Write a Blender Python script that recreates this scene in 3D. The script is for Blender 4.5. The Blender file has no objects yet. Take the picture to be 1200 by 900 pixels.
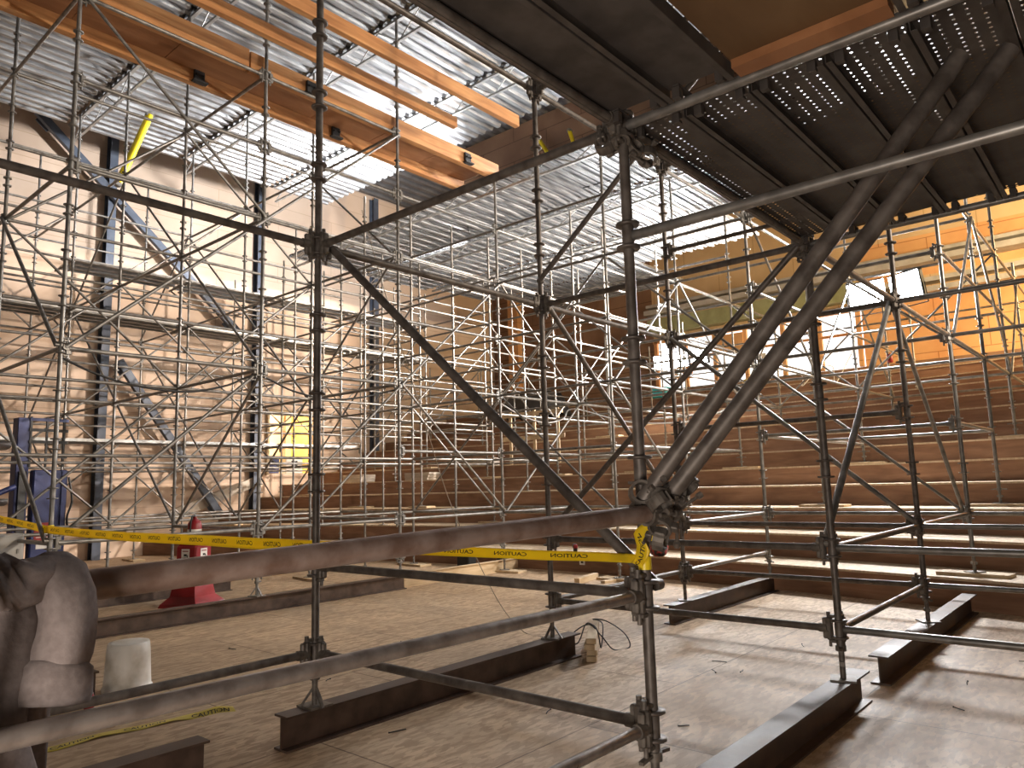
import bpy, bmesh, math, random
from mathutils import Vector, Matrix
random.seed(7)
SC = bpy.context.scene
COL = SC.collection
S = 2.44                      # scaffold bay, both ways
PI = math.pi
def K(k): return 0.531 + 0.5334 * k       # height of ring number k on a post
V = Vector

# ------------------------------------------------------------------ materials
def new_mat(name):
    m = bpy.data.materials.new(name); m.use_nodes = True
    nt = m.node_tree; b = nt.nodes['Principled BSDF']
    return m, nt, b
def mat(name, c1, c2=None, rough=.5, metal=0., scale=6., bump=0., stretch=(1, 1, 1), detail=4., rvar=0., emit=None, estr=0., spec=.5, contrast=(.35, .65)):
    m, nt, b = new_mat(name)
    b.inputs['Roughness'].default_value = rough
    b.inputs['Metallic'].default_value = metal
    b.inputs['Specular IOR Level'].default_value = spec
    if c2 is None:
        b.inputs['Base Color'].default_value = (*c1, 1)
    else:
        tc = nt.nodes.new('ShaderNodeTexCoord'); mp = nt.nodes.new('ShaderNodeMapping')
        mp.inputs['Scale'].default_value = stretch
        n = nt.nodes.new('ShaderNodeTexNoise'); n.inputs['Scale'].default_value = scale; n.inputs['Detail'].default_value = detail
        r = nt.nodes.new('ShaderNodeValToRGB')
        r.color_ramp.elements[0].position = contrast[0]; r.color_ramp.elements[1].position = contrast[1]
        r.color_ramp.elements[0].color = (*c1, 1); r.color_ramp.elements[1].color = (*c2, 1)
        L = nt.links.new
        L(tc.outputs['Object'], mp.inputs['Vector']); L(mp.outputs['Vector'], n.inputs['Vector'])
        L(n.outputs['Fac'], r.inputs['Fac']); L(r.outputs['Color'], b.inputs['Base Color'])
        if rvar:
            mr = nt.nodes.new('ShaderNodeMapRange'); mr.inputs['To Min'].default_value = rough - rvar; mr.inputs['To Max'].default_value = rough + rvar
            L(n.outputs['Fac'], mr.inputs['Value']); L(mr.outputs['Result'], b.inputs['Roughness'])
        if bump:
            bp = nt.nodes.new('ShaderNodeBump'); bp.inputs['Strength'].default_value = bump; bp.inputs['Distance'].default_value = .02
            L(n.outputs['Fac'], bp.inputs['Height']); L(bp.outputs['Normal'], b.inputs['Normal'])
    if emit:
        b.inputs['Emission Color'].default_value = (*emit, 1); b.inputs['Emission Strength'].default_value = estr
    return m
def wood_mat(name, c1, c2, c3, scale=1., axis=(1.2, 14, 14), rough=.62):
    m, nt, b = new_mat(name); L = nt.links.new
    tc = nt.nodes.new('ShaderNodeTexCoord'); mp = nt.nodes.new('ShaderNodeMapping'); mp.inputs['Scale'].default_value = axis
    n = nt.nodes.new('ShaderNodeTexNoise'); n.inputs['Scale'].default_value = scale; n.inputs['Detail'].default_value = 6; n.inputs['Distortion'].default_value = .6
    r = nt.nodes.new('ShaderNodeValToRGB'); e = r.color_ramp.elements
    e[0].position = .3; e[0].color = (*c1, 1); e[1].position = .7; e[1].color = (*c3, 1); q = e.new(.5); q.color = (*c2, 1)
    n2 = nt.nodes.new('ShaderNodeTexNoise'); n2.inputs['Scale'].default_value = .9; n2.inputs['Detail'].default_value = 3
    mx = nt.nodes.new('ShaderNodeMix'); mx.data_type = 'RGBA'; mx.blend_type = 'MULTIPLY'; mx.inputs[0].default_value = .55
    r2 = nt.nodes.new('ShaderNodeValToRGB'); r2.color_ramp.elements[0].color = (.55, .5, .47, 1); r2.color_ramp.elements[1].color = (1, 1, 1, 1)
    r2.color_ramp.elements[0].position = .38; r2.color_ramp.elements[1].position = .6
    L(tc.outputs['Object'], mp.inputs['Vector']); L(mp.outputs['Vector'], n.inputs['Vector']); L(n.outputs['Fac'], r.inputs['Fac'])
    L(tc.outputs['Object'], n2.inputs['Vector']); L(n2.outputs['Fac'], r2.inputs['Fac'])
    L(r.outputs['Color'], mx.inputs[6]); L(r2.outputs['Color'], mx.inputs[7]); L(mx.outputs[2], b.inputs['Base Color'])
    bp = nt.nodes.new('ShaderNodeBump'); bp.inputs['Strength'].default_value = .15; bp.inputs['Distance'].default_value = .01
    L(n.outputs['Fac'], bp.inputs['Height']); L(bp.outputs['Normal'], b.inputs['Normal'])
    b.inputs['Roughness'].default_value = rough
    return m
def osb_mat(name, ca, cb, cd, seams=True, rough=.6, dirt=.6):
    """oriented strand board: elongated flakes, sheet joints, worn dusty patches"""
    m, nt, b = new_mat(name); L = nt.links.new; N = nt.nodes.new
    tc = N('ShaderNodeTexCoord')
    def flakes(rot, st, sc):
        mp = N('ShaderNodeMapping'); mp.inputs['Rotation'].default_value = (0, 0, rot); mp.inputs['Scale'].default_value = st
        v = N('ShaderNodeTexVoronoi'); v.inputs['Scale'].default_value = sc
        L(tc.outputs['Object'], mp.inputs['Vector']); L(mp.outputs['Vector'], v.inputs['Vector'])
        s = N('ShaderNodeSeparateColor'); L(v.outputs['Color'], s.inputs['Color']); return s.outputs['Red']
    f1 = flakes(.3, (1, 3.2, 1), 9); f2 = flakes(1.5, (1, 2.8, 1), 13)
    add = N('ShaderNodeMath'); add.operation = 'ADD'; L(f1, add.inputs[0]); L(f2, add.inputs[1])
    r = N('ShaderNodeMapRange'); r.inputs['From Max'].default_value = 2.; L(add.outputs[0], r.inputs['Value'])
    cr = N('ShaderNodeValToRGB'); cr.color_ramp.elements[0].position = .25; cr.color_ramp.elements[1].position = .75
    cr.color_ramp.elements[0].color = (*ca, 1); cr.color_ramp.elements[1].color = (*cb, 1); L(r.outputs['Result'], cr.inputs['Fac'])
    n = N('ShaderNodeTexNoise'); n.inputs['Scale'].default_value = .8; n.inputs['Detail'].default_value = 7; n.inputs['Roughness'].default_value = .62
    mpn = N('ShaderNodeMapping'); mpn.inputs['Scale'].default_value = (1.5, .8, 1); mpn.inputs['Rotation'].default_value = (0, 0, .5)
    L(tc.outputs['Object'], mpn.inputs['Vector']); L(mpn.outputs['Vector'], n.inputs['Vector'])
    nr = N('ShaderNodeMapRange'); nr.inputs['From Min'].default_value = .4; nr.inputs['From Max'].default_value = .62; L(n.outputs['Fac'], nr.inputs['Value'])
    fa = N('ShaderNodeMath'); fa.operation = 'MULTIPLY'; fa.inputs[1].default_value = dirt; L(nr.outputs['Result'], fa.inputs[0])
    mx = N('ShaderNodeMix'); mx.data_type = 'RGBA'; L(fa.outputs[0], mx.inputs[0]); L(cr.outputs['Color'], mx.inputs[6]); mx.inputs[7].default_value = (*cd, 1)
    out = mx.outputs[2]
    if seams:
        br = N('ShaderNodeTexBrick'); br.inputs['Color1'].default_value = (1, 1, 1, 1); br.inputs['Color2'].default_value = (.93, .93, .93, 1); br.inputs['Mortar'].default_value = (.35, .3, .27, 1)
        br.inputs['Scale'].default_value = 1.; br.inputs['Brick Width'].default_value = 2.44; br.inputs['Row Height'].default_value = 1.22; br.inputs['Mortar Size'].default_value = .006
        L(tc.outputs['Object'], br.inputs['Vector'])
        m2 = N('ShaderNodeMix'); m2.data_type = 'RGBA'; m2.blend_type = 'MULTIPLY'; m2.inputs[0].default_value = 1.
        L(out, m2.inputs[6]); L(br.outputs['Color'], m2.inputs[7]); out = m2.outputs[2]
    L(out, b.inputs['Base Color'])
    bp = N('ShaderNodeBump'); bp.inputs['Strength'].default_value = .12; bp.inputs['Distance'].default_value = .01
    L(r.outputs['Result'], bp.inputs['Height']); L(bp.outputs['Normal'], b.inputs['Normal'])
    rr = N('ShaderNodeMapRange'); rr.inputs['To Min'].default_value = rough - .12; rr.inputs['To Max'].default_value = rough + .12; L(n.outputs['Fac'], rr.inputs['Value']); L(rr.outputs['Result'], b.inputs['Roughness'])
    return m
def wall_mat(name, c1, c2, line, rowh=.62, roww=4., mortar=.012):
    m, nt, b = new_mat(name); L = nt.links.new; N = nt.nodes.new
    tc = N('ShaderNodeTexCoord'); n = N('ShaderNodeTexNoise'); n.inputs['Scale'].default_value = .7; n.inputs['Detail'].default_value = 6
    L(tc.outputs['Object'], n.inputs['Vector'])
    r = N('ShaderNodeValToRGB'); r.color_ramp.elements[0].position = .35; r.color_ramp.elements[1].position = .65
    r.color_ramp.elements[0].color = (*c1, 1); r.color_ramp.elements[1].color = (*c2, 1); L(n.outputs['Fac'], r.inputs['Fac'])
    sx = N('ShaderNodeSeparateXYZ'); L(tc.outputs['Object'], sx.inputs[0]); cb = N('ShaderNodeCombineXYZ')
    ad = N('ShaderNodeMath'); ad.operation = 'ADD'; L(sx.outputs[0], ad.inputs[0]); L(sx.outputs[1], ad.inputs[1])
    L(ad.outputs[0], cb.inputs[0]); L(sx.outputs[2], cb.inputs[1])
    br = N('ShaderNodeTexBrick'); br.inputs['Color1'].default_value = (1, 1, 1, 1); br.inputs['Color2'].default_value = (.95, .95, .95, 1); br.inputs['Mortar'].default_value = (*line, 1)
    br.inputs['Scale'].default_value = 1.; br.inputs['Brick Width'].default_value = roww; br.inputs['Row Height'].default_value = rowh; br.inputs['Mortar Size'].default_value = mortar
    L(cb.outputs[0], br.inputs['Vector'])
    mx = N('ShaderNodeMix'); mx.data_type = 'RGBA'; mx.blend_type = 'MULTIPLY'; mx.inputs[0].default_value = 1.
    L(r.outputs['Color'], mx.inputs[6]); L(br.outputs['Color'], mx.inputs[7]); L(mx.outputs[2], b.inputs['Base Color'])
    bp = N('ShaderNodeBump'); bp.inputs['Strength'].default_value = .4; bp.inputs['Distance'].default_value = .02
    L(n.outputs['Fac'], bp.inputs['Height']); L(bp.outputs['Normal'], b.inputs['Normal'])
    b.inputs['Roughness'].default_value = .85
    return m

M = {}
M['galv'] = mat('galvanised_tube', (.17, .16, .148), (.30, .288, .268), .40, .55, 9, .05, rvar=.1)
M['dark'] = mat('shade_brown_tube', (.085, .070, .060), (.165, .142, .124), .5, .35, 14, .12, rvar=.12)  # brown tube colour darkened to carry the backlit shade of the near bays
M['cast'] = mat('cast_fitting', (.10, .085, .072), (.20, .175, .15), .55, .4, 18, .2)
M['rail'] = mat('worn_steel_pipe', (.22, .185, .165), (.38, .335, .305), .32, .55, 16, .12, rvar=.1)
M['rustpipe'] = mat('rusty_steel_pipe', (.22, .14, .108), (.37, .28, .24), .36, .45, 13, .15, rvar=.12, detail=7)
M['rust'] = mat('rusty_beam', (.050, .030, .022), (.105, .066, .048), .5, .15, 7, .2, rvar=.14, detail=7)
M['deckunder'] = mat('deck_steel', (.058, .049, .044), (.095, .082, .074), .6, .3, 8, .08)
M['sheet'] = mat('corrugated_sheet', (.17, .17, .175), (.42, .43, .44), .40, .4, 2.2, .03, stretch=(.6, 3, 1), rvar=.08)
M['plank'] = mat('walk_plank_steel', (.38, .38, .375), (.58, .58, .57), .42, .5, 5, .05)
M['roof'] = mat('roof_sheet', (.10, .10, .105), (.17, .17, .175), .55, .2, 2, .05)
M['floor'] = osb_mat('strand_board_floor', (.36, .235, .135), (.64, .46, .29), (.38, .27, .17))
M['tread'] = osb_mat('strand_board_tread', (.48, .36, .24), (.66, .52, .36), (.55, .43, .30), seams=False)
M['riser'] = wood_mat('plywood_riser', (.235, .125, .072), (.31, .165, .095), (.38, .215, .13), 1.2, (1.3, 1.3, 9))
M['brownwall'] = wall_mat('brown_board_wall', (.20, .11, .065), (.30, .18, .11), (.45, .4, .38), .6, 2.4, .012)
M['cream'] = wall_mat('cream_plaster', (.62, .455, .335), (.71, .55, .425), (.80, .76, .72))
M['tan'] = wall_mat('tan_board', (.55, .38, .21), (.66, .48, .28), (.7, .65, .6), 1.22, 2.44)
M['orange'] = wall_mat('orange_strand_board', (.60, .29, .12), (.74, .42, .19), (.6, .5, .45), .8, 2.44)
M['olive'] = mat('olive_board', (.24, .25, .12), (.33, .34, .18), .7, 0, 3)
M['greyband'] = mat('grey_ledge', (.40, .38, .35), (.52, .50, .47), .6, .2, 4)
M['timber'] = wood_mat('orange_timber', (.40, .165, .052), (.55, .25, .085), (.66, .34, .13), 1.1, (.9, 12, 12), .55)
M['timberdark'] = wood_mat('shuttering_ply', (.30, .13, .05), (.38, .17, .07), (.45, .22, .095), 1.0, (1, 5, 5), .6)
M['lumber'] = wood_mat('pale_lumber', (.50, .36, .21), (.62, .47, .29), (.70, .55, .36), 1.4, (2, 10, 10), .65)
M['ply'] = wood_mat('deck_plywood', (.13, .072, .030), (.17, .097, .042), (.20, .12, .055), .9, (2, 5, 5), .7)
M['blue'] = mat('blue_paint', (.014, .020, .085), (.03, .042, .14), .42, .1, 4, .04)
M['bluegrey'] = mat('blue_grey_steel', (.075, .09, .125), (.12, .14, .18), .55, .2, 3, .05)
M['red'] = mat('red_plastic', (.24, .008, .012), (.33, .018, .022), .42, 0, 3)
M['darkred'] = mat('red_sign', (.33, .02, .015), None, .5)
M['white'] = mat('white_label', (.78, .75, .70), None, .6)
M['bucket'] = mat('dirty_bucket', (.50, .45, .37), (.80, .76, .69), .5, 0, 5, .06, contrast=(.3, .55))
M['yellow'] = mat('caution_yellow', (.88, .66, .02), None, .38)
def tape_mat():
    m, nt, b = new_mat('caution_yellow_film'); b.inputs['Base Color'].default_value = (.95, .74, .03, 1); b.inputs['Roughness'].default_value = .35
    t = nt.nodes.new('ShaderNodeBsdfTranslucent'); t.inputs['Color'].default_value = (.95, .74, .03, 1)
    x = nt.nodes.new('ShaderNodeMixShader'); x.inputs[0].default_value = .5; out = nt.nodes['Material Output']
    nt.links.new(b.outputs[0], x.inputs[1]); nt.links.new(t.outputs[0], x.inputs[2]); nt.links.new(x.outputs[0], out.inputs['Surface']); return m
M['film'] = tape_mat()
M['yellowdull'] = mat('dusty_yellow', (.55, .42, .05), (.72, .58, .12), .5, 0, 5)
M['black'] = mat('black_print', (.012, .011, .010), None, .5)
M['rubber'] = mat('black_rubber', (.02, .019, .018), None, .55)
M['cord'] = mat('pale_cord', (.30, .25, .19), None, .8)
M['tarp'] = mat('black_tarpaulin', (.02, .02, .021), (.045, .045, .047), .5, 0, 3, .3)
M['cloth'] = mat('grey_fleece', (.200, .166, .156), (.250, .212, .200), .95, 0, 60, .10, spec=.1)
M['panel'] = mat('grey_enamel', (.34, .32, .29), (.41, .39, .36), .45, .2, 3)
M['concrete'] = mat('pale_concrete', (.50, .43, .36), (.62, .55, .47), .85, 0, 4, .1)
M['sheeting'] = mat('bright_white_sheeting', (.80, .82, .85), None, .5, emit=(.93, .96, 1.), estr=1.3)
M['ledlamp'] = mat('floodlight_face', (1, 1, 1), None, .4, emit=(.95, .98, 1.), estr=90.)
M['turq'] = mat('turquoise_plastic', (.05, .55, .60), None, .4)
M['redbag'] = mat('red_black_bag', (.02, .02, .022), (.35, .03, .03), .7, 0, 9, contrast=(.48, .55))
M['doorlit'] = mat('yellow_board', (.78, .52, .16), (.86, .62, .24), .7, 0, 2)
M['palewall'] = mat('pale_room_wall', (.78, .74, .66), None, .8)

# ------------------------------------------------------------------ mesh builder
class MB:
    def __init__(s): s.v = []; s.f = []; s.mi = []; s.sm = []; s.mats = []
    def _m(s, m):
        if m not in s.mats: s.mats.append(m)
        return s.mats.index(m)
    def add(s, vs, fs, m, smooth=False):
        b = len(s.v); k = s._m(m); s.v += [tuple(x) for x in vs]
        for f in fs: s.f.append(tuple(i + b for i in f)); s.mi.append(k); s.sm.append(smooth)
        return s
    def box(s, c, size, m, R=None, bev=0.):
        x, y, z = [a / 2 for a in size]; c = V(c)
        if bev > 0:
            vs = []; idx = {}
            for sx in (-1, 1):
                for sy in (-1, 1):
                    for sz in (-1, 1):
                        for ax in range(3):
                            p = [sx * (x - bev), sy * (y - bev), sz * (z - bev)]; p[ax] = (sx, sy, sz)[ax] * (x, y, z)[ax]
                            idx[(sx, sy, sz, ax)] = len(vs); vs.append(V(p))
            fs = []
            for ax in range(3):
                a, b = [q for q in range(3) if q != ax]
                for sg in (-1, 1):
                    q = []
                    for (u, w) in ((-1, -1), (1, -1), (1, 1), (-1, 1)):
                        t = [0, 0, 0]; t[ax] = sg; t[a] = u; t[b] = w; q.append(idx[(*t, ax)])
                    fs.append(q)
                for u in (-1, 1):
                    for w in (-1, 1):
                        q = []
                        for (e, axx) in ((-1, a), (1, a), (1, b), (-1, b)):
                            t = [0, 0, 0]; t[ax] = e; t[a] = u; t[b] = w; q.append(idx[(*t, axx)])
                        fs.append(q)
            for sx in (-1, 1):
                for sy in (-1, 1):
                    for sz in (-1, 1): fs.append([idx[(sx, sy, sz, 0)], idx[(sx, sy, sz, 1)], idx[(sx, sy, sz, 2)]])
        else:
            vs = [V((a * x, b * y, d * z)) for a in (-1, 1) for b in (-1, 1) for d in (-1, 1)]
            fs = [(0, 1, 3, 2), (4, 6, 7, 5), (0, 4, 5, 1), (2, 3, 7, 6), (0, 2, 6, 4), (1, 5, 7, 3)]
        if R is not None: vs = [R @ p for p in vs]
        return s.add([p + c for p in vs], fs, m)
    def tube(s, a, b, r, m, n=10, r2=None, caps=True):
        a = V(a); b = V(b); d = (b - a).normalized(); r2 = r if r2 is None else r2
        u = d.orthogonal().normalized(); w = d.cross(u); vs = []
        for i in range(n):
            t = 2 * PI * i / n; e = u * math.cos(t) + w * math.sin(t); vs += [a + e * r, b + e * r2]
        s.add(vs, [(2 * i, 2 * ((i + 1) % n), 2 * ((i + 1) % n) + 1, 2 * i + 1) for i in range(n)], m, True)
        if caps: s.add(vs, [[2 * i for i in range(n)][::-1], [2 * i + 1 for i in range(n)]], m)
        return s
    def path(s, pts, r, m, n=7):
        pts = [V(p) for p in pts]; vs = []; prev = None
        for i, p in enumerate(pts):
            d = (pts[min(i + 1, len(pts) - 1)] - pts[max(i - 1, 0)]).normalized()
            u = d.orthogonal().normalized() if prev is None else (prev - d * prev.dot(d)).normalized()
            prev = u; w = d.cross(u)
            for k in range(n):
                t = 2 * PI * k / n; vs.append(p + (u * math.cos(t) + w * math.sin(t)) * r)
        fs = [(i * n + k, i * n + (k + 1) % n, (i + 1) * n + (k + 1) % n, (i + 1) * n + k) for i in range(len(pts) - 1) for k in range(n)]
        s.add(vs, fs, m, True)
        return s.add(vs, [list(range(n))[::-1], [(len(pts) - 1) * n + k for k in range(n)]], m)
    def lathe(s, prof, c, m, n=24, axis=None):
        c = V(c); vs = []
        for (r, z) in prof:
            for k in range(n): vs.append(c + V((r * math.cos(2 * PI * k / n), r * math.sin(2 * PI * k / n), z)))
        fs = [(i * n + k, i * n + (k + 1) % n, (i + 1) * n + (k + 1) % n, (i + 1) * n + k) for i in range(len(prof) - 1) for k in range(n)]
        s.add(vs, fs, m, True)
        return s.add(vs, [list(range(n))[::-1], [(len(prof) - 1) * n + k for k in range(n)]], m)
    def prism(s, poly, a0, a1, m, axis='x'):
        """poly in the two other axes, extruded from a0 to a1 along axis"""
        def P(q, a):
            return {'x': (a, q[0], q[1]), 'y': (q[0], a, q[1]), 'z': (q[0], q[1], a)}[axis]
        n = len(poly); vs = [P(q, a0) for q in poly] + [P(q, a1) for q in poly]
        fs = [(i, (i + 1) % n, n + (i + 1) % n, n + i) for i in range(n)] + [list(range(n))[::-1], list(range(n, 2 * n))]
        return s.add(vs, fs, m)
    def mesh(s, name):
        me = bpy.data.meshes.new(name); me.from_pydata([tuple(v) for v in s.v], [], s.f)
        for m in s.mats: me.materials.append(M[m])
        me.polygons.foreach_set('material_index', s.mi); me.polygons.foreach_set('use_smooth', s.sm)
        bm = bmesh.new(); bm.from_mesh(me); bmesh.ops.recalc_face_normals(bm, faces=bm.faces); bm.to_mesh(me); bm.free()
        me.update(); return me
def link(name, me, parent=None, loc=None, rot=None):
    o = bpy.data.objects.new(name, me); COL.objects.link(o)
    if parent: o.parent = parent
    if loc is not None: o.location = loc
    if rot is not None: o.rotation_euler = rot
    return o
def tag(o, label, cat=None, group=None, kind=None):
    if label: o['label'] = label
    if cat: o['category'] = cat
    if group: o['group'] = group
    if kind: o['kind'] = kind
    return o
def thing(name, label, cat, loc=(0, 0, 0), rz=0, group=None):
    return tag(link(name, None, None, loc, (0, 0, rz)), label, cat, group)
def one(name, mb, label, cat, loc=(0, 0, 0), rot=(0, 0, 0), group=None, kind=None):
    return tag(link(name, mb.mesh(name), None, loc, rot), label, cat, group, kind)
def struct(name, mb, label=None, cat=None):
    return tag(link(name, mb.mesh(name)), label, cat, None, 'structure')
ORD = ['zeroth', 'first', 'second', 'third', 'fourth', 'fifth', 'sixth', 'seventh', 'eighth', 'ninth', 'tenth', 'eleventh', 'twelfth', 'thirteenth', 'fourteenth', 'fifteenth', 'sixteenth']

# ------------------------------------------------------------------ seating geometry
CX, CY, R0, TD, TH, NT = -20.64, 7.3, 28.6, .95, .35, 12
WALL = 18.5; BACK = 19.6
def tier_z(x, y):
    r = math.hypot(x - CX, y - CY)
    if r < R0: return 0.
    return TH * min(NT, int((r - R0) / TD) + 1)

# ------------------------------------------------------------------ the room
struct('floor', MB().box((2.5, 6.0, -.06), (21., 26., .12), 'floor'), 'tan strand board floor under the scaffolding', 'floor')
w = MB()
DX0, DX1, DZ0, DZ1 = 9.25, 10.85, 2.1, 3.95
for (x0, x1, z0, z1) in ((-6, DX0, 0, 12), (DX1, BACK, 0, 12), (DX0, DX1, 0, DZ0), (DX0, DX1, DZ1, 12)):
    w.box(((x0 + x1) / 2, WALL + .1, (z0 + z1) / 2), (x1 - x0, .2, z1 - z0), 'cream')
struct('wall_left', w, 'cream plaster wall behind the scaffolding on the left', 'wall')
w = MB()
def bk(y0, y1, z0, z1, m, dx=0.): w.box((BACK + .1 - dx / 2, (y0 + y1) / 2, (z0 + z1) / 2), (.2 + dx, y1 - y0, z1 - z0), m)
bk(11, WALL, 0, 12, 'brownwall'); bk(-9, 11, 0, 4.62, 'brownwall')
bk(4.2, 11, 6.35, 12, 'tan'); bk(-9, 4.2, 4.62, 6.3, 'orange'); bk(-9, 4.2, 6.3, 6.95, 'tan'); bk(-9, 4.2, 6.95, 8.1, 'orange'); bk(-9, 4.2, 8.1, 12, 'tan')
struct('wall_back', w, 'brown and orange boarded back wall above the seating steps', 'wall')
# balcony ledges along the back wall
t = MB()
t.box((BACK - .2, 7.6, 6.78), (.4, 6.8, .5), 'olive'); struct('trim_1', t, 'olive board band along the back wall', 'trim')
t = MB()
t.box((BACK - .3, 5.0, 7.25), (.6, 12., .16), 'greyband'); t.box((BACK - .22, 5.0, 7.5), (.44, 12., .1), 'greyband'); struct('trim_2', t, 'grey ledge above the olive band', 'trim')
t = MB()
t.box((BACK - .3, -2.2, 6.42), (.6, 12.4, .14), 'greyband'); t.box((BACK - .22, -2.2, 6.72), (.44, 12.4, .12), 'greyband'); struct('trim_3', t, 'grey ledge across the orange boards', 'trim')
t = MB(); t.box((BACK - .15, 17.2, 7.5), (.3, .5, 7), 'orange'); struct('trim_4', t, 'orange lit upright strip by the far corner', 'trim')
struct('wall_upper', MB().box((12.75, 7.9, 9.85), (.12, 11.4, 4.0), 'brownwall'), 'brown boarded bulkhead above the lower bright deck', 'wall')
# bright sheeted opening in the back wall
wi = tag(link('window_1', MB().box((BACK + .12, 7.6, 5.48), (.04, 6.8, 1.74), 'sheeting').mesh('window_1')), 'bright opening hung with white sheeting in the back wall', 'window', None, 'structure')
f = MB()
for y in (4.3, 5.4, 6.5, 7.7, 8.75, 9.8, 10.9): f.box((BACK - .02, y, 5.48), (.12, .12, 1.7), 'orange')
f.box((BACK - .02, 7.6, 6.3), (.12, 6.8, .1), 'orange'); f.box((BACK - .02, 7.6, 5.62), (.1, 6.8, .07), 'orange')
link('window_frame', f.mesh('window_frame'), wi)
f = MB(); f.box((BACK - .1, 8.2, 5.9), (.03, .9, .55), 'orange'); f.box((BACK - .1, 9.9, 5.15), (.03, .7, .5), 'orange'); f.box((BACK - .1, 7.3, 5.2), (.03, .5, .4), 'white')
link('board_patch', f.mesh('board_patch'), wi)
# ceilings
def corrugated(x0, x1, y0, y1, z, m, pitch=.235, dep=.06):
    prof = []; y = y0
    while y < y1:
        prof += [(y, z), (y + pitch * .36, z), (y + pitch * .5, z + dep), (y + pitch * .86, z + dep)]; y += pitch
    mb = MB(); vs = []; n = len(prof)
    for (a, b) in prof: vs += [(x0, a, b), (x1, a, b)]
    vs += [(x, a, b + .03) for (a, b) in prof for x in (x0, x1)]
    fs = [(2 * i, 2 * i + 1, 2 * i + 3, 2 * i + 2) for i in range(n - 1)] + [(2 * n + 2 * i, 2 * n + 2 * i + 2, 2 * n + 2 * i + 3, 2 * n + 2 * i + 1) for i in range(n - 1)]
    fs += [(2 * i, 2 * i + 2, 2 * n + 2 * i + 2, 2 * n + 2 * i) for i in range(n - 1)] + [(2 * i + 1, 2 * n + 2 * i + 1, 2 * n + 2 * i + 3, 2 * i + 3) for i in range(n - 1)]
    return mb.add(vs, fs, m)
UD = 9.62
cm = MB()
for (a, b) in ((-4.6, -2.49), (-2.39, -.05), (.05, 2.39), (2.49, 4.83), (4.93, 7.27), (7.37, 9.1)):
    q = corrugated(a, b, -4, 15.4, UD, 'sheet'); cm.add(q.v, q.f, 'sheet')
struct('ceiling', cm, 'bright corrugated steel deck high over the scaffolding', 'ceiling')
struct('ceiling.001', corrugated(-6, BACK, -9, WALL, 11.9, 'roof', .4, .1), 'dark grey roof sheeting above the bright deck', 'ceiling')

# tiers of the raked seating: one solid step each
def arc(r, y0, y1, n):
    pts = []
    for i in range(n + 1):
        y = y0 + (y1 - y0) * i / n; pts.append((CX + math.sqrt(max(r * r - (y - CY) ** 2, 0)), y))
    return pts
for k in range(1, NT + 1):
    r0 = R0 + TD * (k - 1); r1 = R0 + TD * k; z = TH * k; n = 26
    A = arc(r0, -8.5, WALL - .02, n); B = arc(r1 if k < NT else r1 + 1.2, -8.5, WALL - .02, n)
    A = [(min(x, BACK - .03), y) for x, y in A]; B = [(min(x, BACK - .02), y) for x, y in B]
    mb = MB(); nose = .025
    An = [(x - nose, y) for x, y in A]
    vs = [(x, y, 0) for x, y in A] + [(x, y, z - .03) for x, y in A] + [(x, y, z - .03) for x, y in An] + [(x, y, z) for x, y in An] + [(x, y, z) for x, y in B] + [(x, y, 0) for x, y in B]
    N1 = n + 1
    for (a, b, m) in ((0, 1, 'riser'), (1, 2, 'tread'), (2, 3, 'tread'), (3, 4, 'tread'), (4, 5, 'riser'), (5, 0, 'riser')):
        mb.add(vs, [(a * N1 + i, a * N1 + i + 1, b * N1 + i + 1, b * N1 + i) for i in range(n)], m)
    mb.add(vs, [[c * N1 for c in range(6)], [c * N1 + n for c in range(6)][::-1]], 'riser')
    one('seating_tier', mb, f'{ORD[k]} curved wooden seating step up from the floor', 'step', group='raked seating steps', kind='structure')
# sloping pale kerb along the cream wall
kb = MB()
kb.prism([(5.2, .38), (9.0, 1.80), (9.0, 2.08), (5.2, .72)], WALL - .16, WALL - .01, 'concrete', 'y')
struct('trim_5', kb, 'pale sloping kerb at the foot of the cream wall', 'trim')
# doorway to the lit room
dm = MB(); fr = .08
dm.box((DX0 - .03, WALL - .04, (DZ0 + DZ1) / 2), (fr, .1, DZ1 - DZ0 + .1), 'lumber'); dm.box((DX1 + .03, WALL - .04, (DZ0 + DZ1) / 2), (fr, .1, DZ1 - DZ0 + .1), 'lumber')
dm.box(((DX0 + DX1) / 2, WALL - .04, DZ1 + .05), (DX1 - DX0 + .14, .1, .1), 'lumber')
door = tag(link('door_1', dm.mesh('door_1')), 'doorway in the cream wall opening on a bright yellow lit room', 'doorway', None, 'structure')
rms = []
class _R:
    def box(s, c, z, m): rms.append(MB().box(c, z, m))
rm = _R()
rm.box(((DX0 + DX1) / 2, WALL + 3.1, 3.1), (4.4, .1, 3.2), 'palewall'); rm.box((DX0 - 1.2, WALL + 1.7, 3.1), (.1, 2.8, 3.2), 'doorlit'); rm.box((DX1 + 1.2, WALL + 1.7, 3.1), (.1, 2.8, 3.2), 'doorlit')
rm.box(((DX0 + DX1) / 2, WALL + 1.7, 2.05), (4.4, 2.9, .1), 'palewall'); rm.box(((DX0 + DX1) / 2, WALL + 1.7, 4.6), (4.4, 2.9, .1), 'doorlit')
for n_, q in enumerate(rms): struct(('wall_beyond', 'wall_beyond.001', 'wall_beyond.002', 'floor.001', 'ceiling.002')[n_], q, 'lit room beyond the doorway, ' + ('pale far wall', 'yellow left wall', 'yellow right wall', 'pale floor', 'yellow ceiling')[n_], 'room')
st = MB()
for x in (9.75, 10.35): st.box((x, WALL + .9, 3.05), (.09, .12, 1.9), 'lumber')
st.box((10.05, WALL + .9, 3.4), (1.5, .09, .09), 'lumber')
one('stud_frame', st, 'pale stud frame standing inside the yellow lit doorway', 'frame')
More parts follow.
